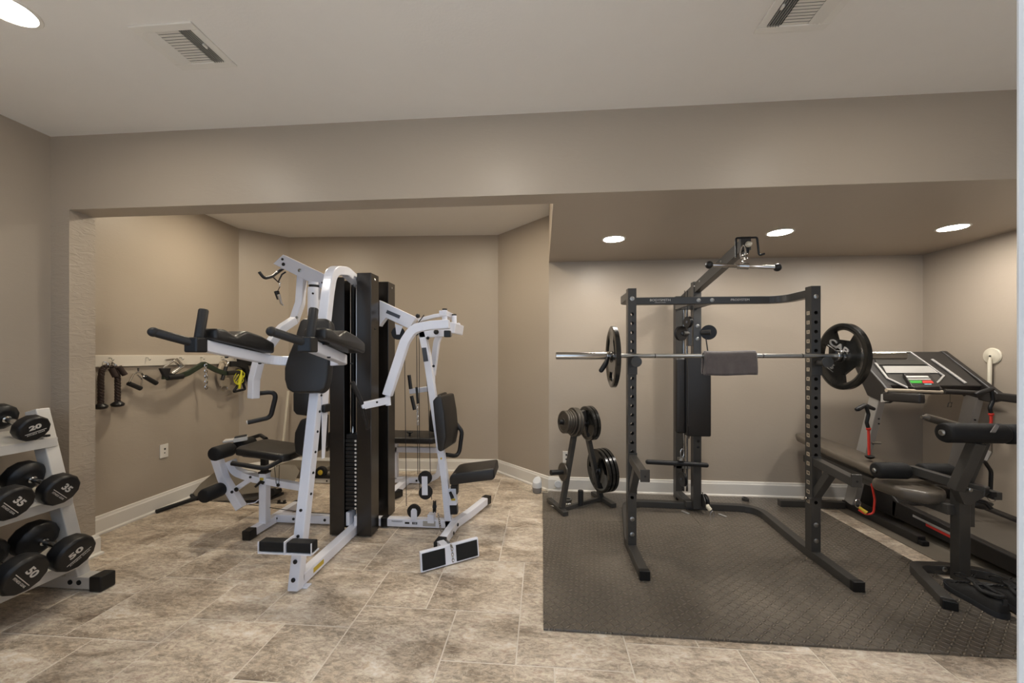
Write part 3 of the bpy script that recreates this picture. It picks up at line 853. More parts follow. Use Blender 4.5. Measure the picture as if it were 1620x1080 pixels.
def roller(c, d, L, r, parent, m=None, name='foam_roller'):
    c = Vector(c); d = Vector(d).normalized()
    o = MB().lathe(c, d, [(.010, 0), (r - .014, 0), (r - .004, .004), (r, .014), (r, L - .014), (r - .004, L - .004), (r - .014, L), (.010, L)], 28).obj(name, m or M_FOAM, parent, smooth=True, ang=50)
    MB().lathe(c, d, [(.001, .002), (.010, .002), (.010, L - .002), (.001, L - .002)], 14).obj('roller_core', M_DARK, o)
    return o
roller((-2.395, 2.645, 0.628), (0, 1, 0), 0.165, 0.052, G)
roller((-2.395, 2.86, 0.628), (0, 1, 0), 0.165, 0.052, G)
roller((-2.475, 2.645, 0.318), (0, 1, 0), 0.165, 0.052, G)
# thin cables of this station
MB().tube([at(434, 736, 2.8), at(437, 765, 2.8), at(441, 765, 2.8), at(442, 735, 2.8)], 0.0022, 6).obj('cable', M_CABLE, G)
MB().tube(fillet([at(390, 797, 2.80), at(430, 803, 2.85), at(470, 809, 2.9), at(522, 812.5, 2.95)], .05), 0.003, 6).obj('cable', M_CABLE, G)
MB().tube(fillet([at(411, 789, 2.84), at(403, 795, 2.82), at(391, 797, 2.80)], .03), 0.004, 8).obj('cable_guide', M_WHITE, G)

# --- right station (press, seat)
tb = MB().prism([at(600, 474.5, Y0), at(658.5, 502, Y0), at(647, 520, Y0), at(610, 502, Y0), at(604, 510, Y0), at(600, 516, Y0)], (0, 0.06, 0)).obj('top_beam', M_WHITE, G, bevel=0.003)
MB().prism([at(612.5, 490, 2.938), at(633.5, 499, 2.938), at(631.5, 504, 2.938), at(610.5, 495, 2.938)], (0, 0.003, 0)).obj('name_label', M_LABEL, tb)
def pulley(c, n, r, parent, name='pulley'):
    n = Vector(n).normalized(); c = Vector(c)
    o = MB().lathe(c - n * .012, n, [(.004, 0), (r, 0), (r, .003), (r - .006, .009), (r - .006, .015), (r, .021), (r, .024), (.004, .024)], 28).obj(name, M_PLAST, parent, smooth=True)
    MB().lathe(c - n * .016, n, [(.001, 0), (.010, 0), (.010, .032), (.001, .032)], 14).obj('hub', M_STEEL if False else M_LABEL, o, smooth=True)
    return o
pulley(at(630, 527, 2.94), (0, 1, 0), 0.050, G)
MB().prism([at(625, 512, 2.915), at(637, 516, 2.915), at(632, 529, 2.915), at(627, 529, 2.915)], (0, 0.004, 0)).obj('pulley_bracket', M_WHITE, G)
pulley(at(656, 522, 2.95), (0.1, 1, 0), 0.044, G)
pr_ = [at(711, 837, 2.97), at(704.5, 760, 2.97), at(675.5, 560, 2.97), at(667.5, 522, 2.97)]
rp = MB().rtube(pr_, (0, 1, 0), 0.056, 0.052).obj('right_post', M_WHITE, G, bevel=0.004)
bolt(at(686, 579, 2.94), (0, -1, 0), .010, M_PLAST, rp); bolt(at(698, 725, 2.94), (0, -1, 0), .007, M_YLAB, rp)
MB().prism([at(667, 550, 2.939), at(674, 549.5, 2.939), at(677.5, 571, 2.939), at(670, 572, 2.939)], (0, .002, 0)).obj('warning_label', M_LABEL, rp)
MB().rtube([at(664, 527, 2.97), at(714, 524, 2.97)], (0, 1, 0), 0.056, 0.075).obj('carriage', M_WHITE, G, bevel=0.004)
MB().box(at(703, 500, 3.0) - V(.03, .05, .0), at(703, 500, 3.0) + V(.03, .3, .04)).obj('cross_shaft', M_WHITE, G, bevel=0.004)
# near and far press arms
na = fillet([at(711, 512.5, 2.64), at(682, 514.5, 2.64), at(655, 519, 2.64), at(641, 540, 2.64), at(613, 625, 2.64)], [0, .05, .12, .12, 0], 8)
nr = MB().rtube(na, (0, 1, 0), 0.056, 0.062).obj('press_arm', M_WHITE, G, bevel=0.006)
MB().obox(at(708, 528, 2.60), V(.022, 0, 0), V(0, .02, 0), V(0, 0, .023)).obj('bumper', M_PLAST, nr, bevel=0.006, seg=3)
fa = fillet([at(728, 515, 3.30), at(700, 520, 3.30), at(691, 540, 3.30), at(684, 594, 3.30)], [0, .1, .1, 0], 8)
fr_ = MB().rtube(fa, (0, 1, 0), 0.056, 0.05).obj('press_arm', M_WHITE, G, bevel=0.006)
for p, l in ((at(703.5, 497, 3.0), .045), (at(718.5, 506, 3.1), .05)):
    cy = MB().cyl(p - V(0, 0, l), p + V(0, 0, l * .7), .021, 18).obj('pivot_sleeve', M_WHITE, G, smooth=True)
    MB().cyl(p + V(0, 0, l * .7), p + V(0, 0, l * .7 + .012), .020, 18).obj('sleeve_cap', M_PLAST, cy, smooth=True)
MB().rtube([at(714, 519, 3.0), at(727, 521, 3.0)], (0, 1, 0), 0.30, 0.08).obj('yoke', M_WHITE, G, bevel=0.006)
MB().rtube(fillet([at(662, 507, 3.12), at(688, 500, 3.12), at(702, 498, 3.12)], .1), (0, 1, 0), 0.05, 0.03).obj('yoke_link', M_WHITE, G, bevel=0.004)
for p, r in ((at(690, 525, 2.92), .020), (at(677, 534.5, 2.93), .012), (at(661, 499.5, 2.93), .018)):
    MB().ball(p, r).obj('stop_knob', M_PLAST, G, smooth=True)
MB().tube([at(659, 514, 2.92), at(671, 498, 2.92)], .004, 8).obj('release_pin', M_PLAST, G, smooth=True)
# handle links with grips
l1 = MB().rtube([at(614, 633, 2.64), at(572, 642, 2.52)], (0, 0, 1), 0.05, 0.032).obj('handle_link', M_WHITE, G, bevel=0.006)
MB().cyl(at(613.5, 626, 2.64), at(614.5, 641, 2.64), .018, 16).obj('link_pivot', M_WHITE, l1, smooth=True)
MB().tube([at(557, 604, 2.46), at(573, 639, 2.52)], .0155, 14).obj('grip', M_GRIP, l1, smooth=True)
MB().tube([at(574, 645, 2.52), at(582, 678, 2.60)], .0145, 14).obj('grip', M_GRIP, l1, smooth=True)
bolt(at(596.5, 636, 2.55), (0, -1, 0), .007, M_PLAST, l1)
l2 = MB().rtube([at(648, 619, 3.30), at(684, 614, 3.30)], (0, 0, 1), 0.045, 0.03).obj('handle_link', M_WHITE, G, bevel=0.005)
MB().tube([at(647, 593, 3.28), at(650, 615, 3.28)], .0155, 14).obj('grip', M_GRIP, l2, smooth=True)
MB().tube([at(651, 626, 3.28), at(656, 648, 3.28)], .0155, 14).obj('grip', M_GRIP, l2, smooth=True)
MB().rtube([at(684, 594, 3.30), at(684, 618, 3.30)], (0, 1, 0), 0.05, 0.04).obj('arm_end', M_WHITE, l2, bevel=0.005)
# backrest, seat
bo = [(687, 636), (694, 627), (705, 627), (710, 640), (718, 664), (719, 690), (716, 702), (704, 714), (693, 715)]
bp_ = [at(x, y, 2.84) for x, y in ((684, 634), (690, 627), (698, 627), (703, 655), (706, 690), (702, 712), (696, 715), (692, 712))]
MB().prism(bp_, V(0.035, 0.27, 0)).obj('backrest', M_VINYL, G, bevel=0.018, seg=4, smooth=True)
MB().tube(fillet([at(720, 668, 3.12), at(731, 682, 3.12), at(726, 722, 3.12), at(706, 719, 3.0)], .06, 8), .017, 12).obj('side_handle', M_GRIP, G, smooth=True)
so = [at(x, y, 2.82) for x, y in ((710, 757), (714, 750.5), (723, 748), (781, 741), (783, 757), (778, 760), (711, 768))]
MB().prism(so, (0, 0.27, 0)).obj('seat', M_VINYL, G, bevel=0.016, seg=4, smooth=True)
sp_ = MB().rtube([at(719.5, 766, 2.95), at(719.5, 780, 2.95)], (0, 1, 0), 0.05, 0.055).obj('seat_sleeve', M_PLAST, G, bevel=0.004)
s2 = MB().rtube([at(717.5, 797, 2.95), at(716.5, 771, 2.95)], (0, 1, 0), 0.058, 0.06).obj('seat_post', M_WHITE, G, bevel=0.004)
MB().rtube([at(719, 812, 2.95), at(718, 796, 2.95)], (0, 1, 0), 0.052, 0.055).obj('seat_foot', M_PLAST, G, bevel=0.006)
MB().tube([at(712, 778, 2.90), at(716, 788, 2.88)], [.010, .014], 10).obj('adjusting_knob', M_PLAST, s2, smooth=True)
MB().obox(at(717, 790, 2.918), V(.016, 0, 0), V(0, .0008, 0), V(0, 0, .008)).obj('warning_label', M_YLAB, s2)
# low pulleys
for px, py in ((672.5, 755.5), (673.5, 778.5)):
    pulley(at(px, py, 2.93), (0, 1, 0), .052, G)
MB().prism([at(667, 753.5, 2.912), at(676, 753.5, 2.912), at(676.5, 783, 2.912), at(667.5, 783, 2.912)], (0, .004, 0)).obj('pulley_bracket', M_WHITE, G)
pulley(at(655, 808, 2.95), (0, 1, 0), .052, G)
MB().prism([at(650, 822, 2.93), at(659.5, 822, 2.93), at(659.5, 808, 2.93), at(657, 804.5, 2.93), at(652, 804.5, 2.93), at(650, 808, 2.93)], (0, .004, 0)).obj('pulley_bracket', M_WHITE, G)
pulley(at(687.5, 801, 2.90), (1, 0.25, 0), .046, G)
MB().box(at(680, 825, 2.95) - V(.01, .03, 0), at(688, 812, 2.95) + V(0.0, .03, 0)).obj('pulley_bracket', M_WHITE, G, bevel=.002)
for pts_ in ([(643, 800), (640, 560)], [(661, 750), (659, 525)], [(664, 780), (663, 525)], [(681, 752), (678, 640), (672, 560)], [(683, 790), (682, 780)]):
    MB().tube([at(x, y, 2.955) for x, y in pts_], .0027, 8).obj('cable', M_CABLE, G, smooth=True)
# row foot plate
n_ = V(0, 0, 0)
a0, a1 = V(-0.752, 2.345, 0.004), V(-0.425, 2.565, 0.006)
dr = (a1 - a0).normalized(); upv = V(0, 0, 1); nn = dr.cross(upv).normalized()
upl = (upv * .98 - nn * .18).normalized()
W_ = (a1 - a0).length; Hh = 0.118
cc = a0 + dr * W_ / 2 + upl * (Hh / 2 + .004)
fp = MB().obox(cc - nn * .0, dr * W_ / 2, nn * .012, upl * Hh / 2).obj('foot_plate', M_WHITE, G, bevel=.003)
for s in (-1, 1):
    MB().obox(cc + dr * s * W_ * .285 + nn * .0125, dr * W_ * .19, nn * .0035, upl * Hh * .42).obj('grip_pad', M_FOAM, fp, bevel=.002)
MB().rtube([(-0.70, 2.62, 0.05), cc - nn * .02], (0, 0, 1), .05, .05).obj('plate_arm', M_WHITE, G, bevel=.003)
def chain(name, pts, parent, m=None, link=.022, r=.0026):
    b = MB(); pts = [Vector(p) for p in pts]
    L = 0; i = 0
    seglen = [(pts[k + 1] - pts[k]).length for k in range(len(pts) - 1)]
    tot = sum(seglen); n = max(2, int(tot / (link * .72)))
    for j in range(n):
        s = (j + .5) / n * tot; k = 0
        while s > seglen[k] and k < len(seglen) - 1: s -= seglen[k]; k += 1
        p = pts[k].lerp(pts[k + 1], min(1, s / seglen[k])); d = (pts[k + 1] - pts[k]).normalized()
        sd = d.orthogonal().normalized()
        if j % 2: sd = d.cross(sd)
        ring = [p + d * math.cos(2 * PI * q / 10) * link / 2 + sd * math.sin(2 * PI * q / 10) * link * .3 for q in range(10)]
        b.tube(ring, r, 5, closed=True)
    return b.obj(name, m or M_CHROME, parent, smooth=True)
chain('chain', [at(693, 812, 2.88), at(697, 836, 2.80), at(704, 853, 2.70), at(713, 861, 2.48), at(715, 866, 2.40), at(717, 888, 2.375)], G)
chain('chain', [at(660, 640, 2.93), at(661, 672, 2.93)], G)
MB().tube([at(659, 612, 2.93), at(661, 638, 2.93)], .010, 10).obj('hook', M_PLAST, G, smooth=True)
# high pulley hanging parts on the left
hk = MB(); hk.tube(fillet([at(410, 430, 2.70), at(418, 440.5, 2.72), at(430, 437.5, 2.80), at(441, 429.5, 2.92), at(448, 424.5, 3.0)], .03, 5), .011, 12)
lb_ = hk.obj('lat_bar', M_GRIP, G, smooth=True)
MB().tube([at(437, 432, 2.89), at(446, 425.5, 2.98)], .0125, 12).obj('bar_sleeve', M_WHITE, lb_, smooth=True)
MB().tube([at(432, 438, 2.86), at(440, 446, 2.86), at(446, 434, 2.86), at(452, 430, 2.86)], .006, 8).obj('bar_hook', M_PLAST, G, smooth=True)
chain('chain', [at(442.5, 446, 2.9), at(443, 453, 2.9)], G, link=.02)
st_ = MB().tube([at(437.5, 461, 2.9), at(441, 473, 2.9)], [.019, .014], 12).obj('end_stop', M_PLAST, G, smooth=True)
MB().tube([at(441, 466, 2.88), at(445, 480, 2.88), at(448, 483, 2.88)], [.012, .010, .006], 10).obj('swivel_clip', M_CHROME, G, smooth=True)
MB().tube([at(443, 453, 2.9), at(439, 461, 2.9)], .003, 6).obj('cable', M_CABLE, G)

# ================================================================== POWER RACK WITH LAT TOWER
R = thing('power_rack', 'dark grey power rack with lat pulldown boom and curved top bar on the black mats', 'power rack', (1.2, 2.9, 0))
ZM = 0.011
UX = ((0.580, 0.636), (1.757, 1.815))
YU0, YU1 = 2.68, 2.74
for i, (x0, x1) in enumerate(UX):
    holes = [1.63 - 0.0622 * k for k in range(21)]
    holes = [h for h in holes if not 1.21 < h < 1.34]
    if i == 0: holes = [h for h in holes if not .40 < h < .69]
    up_ = MB().holed(x0, x1, YU0, YU1, 0.064, 1.805, holes, 0.0115).obj('upright', M_RACK, R)
    for z in (0.136, 0.24, 1.735):
        bolt(((x0 + x1) / 2, YU0, z), (0, -1, 0), .0155, M_STEEL, up_)
    if i == 1:
        for k, h in enumerate([1.63 - 0.0622 * k for k in range(21)]):
            s_ = MB().obox((x0 - .0008, YU0 + .03, h), V(.0006, 0, 0), V(0, .014, 0), V(0, 0, .0125)).obj('number_sticker', M_LEATHER, up_)
            text(str(k + 1), .020, (x0 - .0018, YU0 + .03, h), (0, -1, 0), (0, 0, 1), M_DARK, s_, name='number', ext=.0003, bold=.0006)
# floor frame: feet run forward, the rear bar bows between them
base = MB().rtube(fillet([(0.608, 2.365, ZM + .027), (0.608, 2.80, ZM + .027), (0.735, 3.525, ZM + .027), (1.835, 3.475, ZM + .027), (1.786, 2.80, ZM + .027), (1.786, 2.345, ZM + .027)], [0, .3, .20, .17, .3, 0], 12), (0, 0, 1), 0.054, 0.058).obj('base_frame', M_RACK, R, bevel=.004)
for (x, y) in ((0.608, 2.365), (1.786, 2.345)):
    MB().box((x - .031, y - .014, ZM), (x + .031, y + .018, ZM + .058)).obj('end_cap', M_PLAST, base, bevel=.003)
bolt((1.30, 3.472, ZM + .028), (0, -1, 0), .014, M_STEEL, base)
# top bar
ZT = 1.762
top = MB().rtube(fillet([(0.608, 2.742, ZT), (0.608, 3.02, ZT), (1.786, 3.02, ZT), (1.786, 2.742, ZT)], [0, .10, .24, 0], 12), (0, 0, 1), 0.054, 0.052).obj('top_bar', M_RACK, R, bevel=.004)
for x in (1.165, 1.262):
    bolt((x, 2.993, ZT), (0, -1, 0), .0155, M_STEEL, top)
text('BODYSMITH', .024, (0.885, 2.9925, ZT + .004), (1, 0, 0), (0, 0, 1), M_LETTER, top, ext=.0004, sx=1.15)
text('STRENGTH SYSTEMS', .008, (0.885, 2.9925, ZT - .014), (1, 0, 0), (0, 0, 1), M_LETTER, top, ext=.0003, sx=1.1)
text('PROSYSTEM', .023, (1.462, 2.9925, ZT), (1, 0, 0), (0, 0, 1), M_LETTER, top, ext=.0004, sx=1.1)
# lat tower
TX = 1.318
colm = MB().box((TX - .033, 3.41, 0.04), (TX + .033, 3.475, 1.98)).obj('tower_column', M_RACK, R, bevel=.003)
for z in (1.60, 1.49):
    bolt((TX, 3.41, z), (0, -1, 0), .016, M_STEEL, colm)
for z in (.62, .57): bolt((TX + .005, 3.41, z), (0, -1, 0), .012, M_DARK, colm)
MB().box((1.14, 3.02, ZT - .018), (1.165, 3.45, ZT + .018)).box((1.14, 3.43, ZT - .018), (1.32, 3.47, ZT + .018)).obj('top_bracket', M_RACK, R, bevel=.002)
MB().box((TX - .03, 3.06, ZT - .016), (TX + .0, 3.42, ZT + .016)).obj('top_bracket', M_RACK, R, bevel=.002)
rc = MB().box((1.235, 3.70, 0.012), (1.295, 3.77, 1.90)).obj('rear_column', M_RACK, R, bevel=.003)
for x in (1.318, 1.350):
    MB().cyl((x, 3.74, 0.08), (x, 3.74, 1.88), .011, 12).obj('guide_rod', M_CHROME, R, smooth=True)
MB().box((1.235, 3.70, 0.30), (1.40, 3.77, 0.335)).obj('carriage_plate', M_STEEL, R, bevel=.002)
MB().box((1.235, 3.47, 0.04), (1.295, 3.72, 0.09)).box((1.235, 3.44, 0.04), (1.33, 3.49, 0.09)).obj('base_link', M_RACK, R, bevel=.002)
# boom rising towards the camera
bm_pts = [at(1078, 468, 3.62), at(1105, 440, 3.36), at(1176, 382, 2.68)]
b0 = V(1.31, 3.72, 1.86); b1 = V(1.345, 2.70, 2.085)
bo_ = MB().rtube([b0, b1], (1, 0, 0), .052, .082).obj('boom', M_RACK, R, bevel=.003)
for s in (.30, .40, .75): bolt(b0.lerp(b1, s) + V(-.027, 0, .012), (-1, 0, 0), .009, M_STEEL, bo_)
d_ = (b1 - b0).normalized()
pulley(b1 + d_ * .0 + V(0, 0, -.03), (1, 0, 0), .045, R)
hk = MB().tube(fillet([b1 + V(-.062, -.02, -.085), b1 + V(-.062, -.02, .045), b1 + V(.072, -.02, .045), b1 + V(.085, -.02, -.075), b1 + V(.115, -.03, -.065)], .012, 4), .0065, 10).obj('bar_hanger', M_PLAST, R, smooth=True)
MB().obox(b1 + V(0, -.01, .008), V(.034, 0, 0), V(0, .012, 0), V(0, 0, .045)).obj('boom_end', M_RACK, R, bevel=.003)
MB().ball(b1 + V(.005, -.045, -.005), .020).obj('cable_stop', M_BEIGE, R, smooth=True)
# back pad hung on the column
MB().box((1.205, 3.335, 0.672), (1.402, 3.405, 1.35)).obj('back_pad', M_VINYL, R, bevel=.014, seg=4, smooth=True)
MB().box((1.125, 3.355, 0.690), (1.207, 3.43, 1.33)).obj('side_pad', M_VINYL, R, bevel=.02, seg=4, smooth=True)
MB().tube([(1.204, 3.355, 1.32), (1.206, 3.352, 0.72), (1.215, 3.35, 0.70)], .004, 8).obj('hanging_cable', M_CABLE, R)
chain('pin_chain', [(1.210, 3.325, .76), (1.217, 3.325, .66)], R, M_PLAST, link=.018, r=.0022)
# pulleys
p_ = pulley((1.165, 3.36, 1.535), (0.45, -1, 0), .062, R)
p_ = pulley((1.405, 3.40, 1.545), (-0.35, -1, 0), .062, R)
pulley((1.222, 3.36, 1.63), (1, .3, 0), .048, R)
MB().cyl((1.18, 3.36, 1.535), (1.25, 3.40, 1.535), .022, 14).obj('pulley_arm', M_RACK, R, smooth=True)
MB().box((1.225, 3.37, 1.43), (1.26, 3.42, 1.60)).obj('pulley_bracket', M_RACK, R, bevel=.004)
MB().cyl((1.35, 3.42, 1.545), (1.415, 3.38, 1.545), .022, 14).obj('pulley_arm', M_RACK, R, smooth=True)
MB().box((1.15, 3.38, 1.30), (1.41, 3.42, 1.312)).obj('shelf_plate', M_RACK, R, bevel=.002)
for a, b_, r in (((1.205, 3.39, 1.9), (1.205, 3.39, .36), .003), ((1.232, 3.40, 1.9), (1.232, 3.40, .30), .004), ((1.10 + .085, 3.38, 1.50), (1.18, 3.38, 1.31), .003), ((1.375, 3.38, 1.50), (1.40, 3.38, 1.31), .005)):
    MB().tube([a, b_], r, 8).obj('cable', M_CABLE, R, smooth=True)
pulley((1.245, 3.55, .25), (1, .15, 0), .062, R)
pulley((TX + .055, 3.40, .115), (1, .15, 0), .058, R)
MB().prism([(TX + .035, 3.405, .06), (TX + .035, 3.34, .07), (TX + .035, 3.34, .13), (TX + .035, 3.405, .19)], (0.006, 0, 0)).obj('pulley_bracket', M_RACK, R)
MB().tube([(TX + .06, 3.345, .085), (TX + .075, 3.33, .065)], [.018, .016], 14).ball((TX + .058, 3.348, .09), .019).obj('cable_stop', M_BEIGE, R, smooth=True)
ring = [V(TX + .085 + .014 * math.cos(a), 3.325, .03 + .032 * math.sin(a)) for a in [2 * PI * k / 14 for k in range(14)]]
MB().tube(ring, .0035, 8, closed=True).obj('snap_hook', M_CHROME, R, smooth=True)
# knee hold-down grip on the tower
MB().tube([(0.875, 3.36, .448), (0.885, 3.36, .448), (1.27, 3.36, .436), (1.375, 3.36, .430), (1.385, 3.36, .430)], [.012, .020, .020, .020, .014], 16).obj('cross_grip', M_GRIP, R, smooth=True)
MB().lathe((1.165, 3.36, .47), (0, 0, 1), [(.001, 0), (.03, .0), (.03, .02), (.001, .024)], 16).obj('swivel', M_STEEL, R, smooth=True)
ring = [V(1.172 + .014 * math.cos(a), 3.355, .53 + .034 * math.sin(a)) for a in [2 * PI * k / 14 for k in range(14)]]
MB().tube(ring, .0035, 8, closed=True).obj('snap_hook', M_CHROME, R, smooth=True)
# bar hooks
for i, (x0, x1) in enumerate(UX):
    xm = (x0 + x1) / 2
    MB().box((x0 - .004, YU0 - .010, 1.22), (x1 + .004, YU0 - .001, 1.335)).obj('hook_plate', M_RACK, R, bevel=.002)
    MB().tube([(xm + .006, YU0 - .004, 1.300), (xm + .006, 2.585, 1.300)], .018, 16).obj('bar_hook', M_RACK, R, smooth=True)
    MB().lathe((xm + .006, 2.590, 1.308), (0, -1, 0), [(.001, 0), (.034, 0), (.034, .008), (.001, .010)], 28).obj('hook_disc', M_RACK, R, smooth=True)
# safety arms
for i, (x0, x1) in enumerate(UX):
    xm = (x0 + x1) / 2; a = MB()
    a.rtube([(xm, 2.68, .655), (xm, 2.36, .625)], (1, 0, 0), .05, .05)
    s_ = a.obj('safety_arm', M_RACK, R, bevel=.003)
    MB().rtube([(xm, 2.682, .435), (xm, 2.55, .62)], (1, 0, 0), .046, .046).obj('brace', M_RACK, s_, bevel=.003)
    MB().box((xm - .028, 2.348, .598), (xm + .028, 2.360, .672)).obj('end_plate', M_RACK, s_, bevel=.003)
    MB().lathe((xm, 2.348, .632), (0, -1, 0), [(.001, 0), (.006, 0), (.006, .0012), (.001, .0012)], 12).obj('hole', M_DARK, s_)
    MB().box((x0 - .003, 2.672, .41), (x1 + .003, 2.68, .69)).obj('mount_plate', M_RACK, s_, bevel=.002)
MB().lathe((UX[1][0], 2.71, .40), (-1, 0, .3), [(.001, 0), (.01, .0), (.012, .02), (.001, .026)], 14).obj('pin_knob', M_CHROME, R, smooth=True)

# lat bar hanging from the boom
LB = thing('lat_bar', 'short chrome pulldown bar with black ball ends hanging from the boom', 'cable bar', (1.36, 2.66, 1.93))
c0 = at(1122, 419, 2.62); c1 = at(1230, 423, 2.62); cm = (c0 + c1) / 2
MB().tube([c0, c0.lerp(c1, .40), c0.lerp(c1, .41), c0.lerp(c1, .59), c0.lerp(c1, .60), c1], [.0125, .0125, .010, .010, .0125, .0125], 16).obj('bar', M_CHROME, LB, smooth=True)
for c in (c0, c1): MB().ball(c, .025).obj('ball_end', M_PLAST, LB, smooth=True)
MB().lathe(cm + V(0, 0, .0), c1 - c0, [(.001, -.03), (.021, -.03), (.021, .03), (.001, .03)], 20).obj('swivel', M_CHROME, LB, smooth=True)
LC = thing('carabiner', 'chrome carabiner and twisted clip between boom and short pulldown bar', 'clip', (cm.x, cm.y, cm.z + .05))
top_ = b1 + V(.008, -.05, -.02)
pts = []
for k in range(16):
    a = 2 * PI * k / 16
    pts.append(cm + V(.017 * math.cos(a) * (1 + .3 * math.sin(a) * -1), 0, (top_.z - cm.z) * .66 + .045 * math.sin(a)))
MB().tube(pts, .0050, 8, closed=True).obj('ring', M_CHROME, LC, smooth=True)
sp = [cm + V(.016 * math.cos(a * 2.2), -.012 + .010 * math.sin(a * 2.2), .018 + .065 * a / 6.3) for a in [6.3 * k / 40 for k in range(41)]]
MB().tube(sp, .0050, 8).obj('twist', M_CHROME, LC, smooth=True)

# ------------------------------------------------------------------ weight plates
def grip_plate(name, label, cat, Rr, th, m, group=None, letters=None, num=None, slots=3, face=-1, a0=PI / 2, centers=None):
    """olympic plate about the local x axis; slots = number of hand openings"""
    t = thing(name, label, cat, (0, 0, 0), group)
    N = 96; b = MB(); bm = b.bm
    half = PI / slots * 0.47
    d_in = Rr * 0.50; r_out = Rr * 0.80
    rows = []
    def slot_of(a):
        for c in (centers or [a0 + PI / slots + 2 * PI * k / slots for k in range(slots)]):
            q = (a - c + PI) % (2 * PI) - PI
            if abs(q) <= half + 1e-6: return q
        return None
    radii = lambda a, q: [.0245, Rr * .17, Rr * .20, (min(r_out * .9, d_in / math.cos(q)) if q is not None else d_in / math.cos(half)), r_out, Rr * .87, Rr * .93, Rr]
    hs = [1.0, 1.0, .55, .55, .55, .95, 1.0, .72]
    prof_x = {}
    grid = []
    for i in range(N):
        a = 2 * PI * i / N
        q = slot_of(a)
        rr = radii(a, q)
        grid.append([[bm.verts.new((sx * th / 2 * hs[k], math.cos(a) * rr[k], math.sin(a) * rr[k])) for k in range(8)] for sx in (-1, 1)])
    for i in range(N):
        j = (i + 1) % N
        am = 2 * PI * (i + .5) / N
        insl = slot_of(am) is not None
        for s in (0, 1):
            A, B = grid[i][s], grid[j][s]
            for k in range(7):
                if insl and k == 3: continue
                bm.faces.new((A[k], B[k], B[k + 1], A[k + 1]))
        bm.faces.new((grid[i][0][0], grid[i][1][0], grid[j][1][0], grid[j][0][0]))
        bm.faces.new((grid[i][0][7], grid[j][0][7], grid[j][1][7], grid[i][1][7]))
        if insl:
            bm.faces.new((grid[i][0][3], grid[j][0][3], grid[j][1][3], grid[i][1][3]))
            bm.faces.new((grid[i][0][4], grid[i][1][4], grid[j][1][4], grid[j][0][4]))
        prev = slot_of(2 * PI * (i - .5) / N) is not None
        if insl != prev:
            bm.faces.new((grid[i][0][3], grid[i][0][4], grid[i][1][4], grid[i][1][3]))
    b.obj('disc', m, t, smooth=True, ang=28)
    if slots:
        MB().lathe((-th * .5, 0, 0), (1, 0, 0), [(.0243, 0), (.032, 0), (.032, th), (.0243, th)], 28).obj('hub', M_STEEL if m is M_IRON else m, t, smooth=True)
    return t

def bumper_disc(name, label, cat, Rr, th, m, group=None):
    t = thing(name, label, cat, (0, 0, 0), group)
    h = th / 2
    MB().lathe((0, 0, 0), (1, 0, 0), [(.0255, -h), (Rr * .30, -h), (Rr * .34, -h * .7), (Rr * .76, -h * .6), (Rr * .82, -h), (Rr * .95, -h), (Rr, -h * .6), (Rr, h * .6), (Rr * .95, h), (Rr * .82, h), (Rr * .76, h * .6), (Rr * .34, h * .7), (Rr * .30, h), (.0255, h), (.0255, -h)], 48).obj('disc', m, t, smooth=True, ang=28)
    return t

BY, BZ = 2.62, 1.347
# right plate with lettering on the face towards the rack
PR = grip_plate('weight_plate', 'black grip plate with raised letters on the right end of the barbell', 'weight plate', .211, .036, M_PLATE, 'plates on the barbell', centers=[math.radians(v) for v in (98, 236, 2)])
def pface(body, size, y, z, rot, name='lettering', bold=.0012, sx=1.4):
    r = V(0, -math.cos(rot), -math.sin(rot)); u = V(0, -math.sin(rot), math.cos(rot))
    text(body, size, (-.0115, y, z), r, u, M_SILV, PR, name, ext=.0040, bold=bold, sx=sx)
rt = math.radians(28)
pface('CAP', .058, .016, .062, -rt if False else rt, sx=1.6); pface('45', .044, .085, -.060, rt)
for (y, z, L) in ((.016 + .014, .062 - .027, .088), (.085 + .012, -.060 - .023, .038)):
    MB().obox((-.0115, y, z), V(.003, 0, 0), V(0, math.cos(rt), math.sin(rt)) * L, V(0, -math.sin(rt), math.cos(rt)) * .0012).obj('raised_line', M_SILV, PR)
PR.location = (1.905, BY, BZ - .004); PR.rotation_euler = (0, 0, 0)
PL = grip_plate('weight_plate', 'black grip plate loaded on the left end of the barbell, seen almost edge on', 'weight plate', .204, .036, M_PLATE, 'plates on the barbell', a0=PI / 2)
PL.location = (0.468, BY, BZ - .006); PL.rotation_euler = (0, 0, 0)
# barbell
BBL = thing('barbell', 'long chrome olympic barbell resting on the rack hooks at head height', 'barbell', (1.19, BY, BZ))
MB().cyl((.50, BY, BZ), (1.875, BY, BZ - .001), .0138, 18).obj('shaft', M_STEEL, BBL, smooth=True)
for x in (.74, 1.04, 1.42, 1.66):
    MB().cyl((x - .003, BY, BZ), (x + .003, BY, BZ), .0145, 18).obj('knurl_ring', M_RACK, BBL, smooth=True)
for x0, x1, c in ((0.090, .495, .50), (1.880, 2.27, 1.872)):
    s_ = MB().lathe((x0, BY, BZ), (1, 0, 0), [(.001, 0), (.022, .0), (.0245, .003), (.0245, x1 - x0), (.001, x1 - x0)], 28).obj('sleeve', M_CHROME, BBL, smooth=True)
    MB().lathe((c - .012, BY, BZ), (1, 0, 0), [(.015, 0), (.034, 0), (.036, .004), (.036, .018), (.034, .024), (.015, .024)], 28).obj('collar', M_CHROME, BBL, smooth=True)
SCp = thing('spring_collar', 'spring collar with black rubber grip clamped beside the left barbell plate', 'barbell clip', (.435, BY, BZ))
co = [V(.425 + .022 * a / 12.6, BY + .0275 * math.cos(a), BZ + .0275 * math.sin(a)) for a in [12.6 * k / 60 for k in range(61)]]
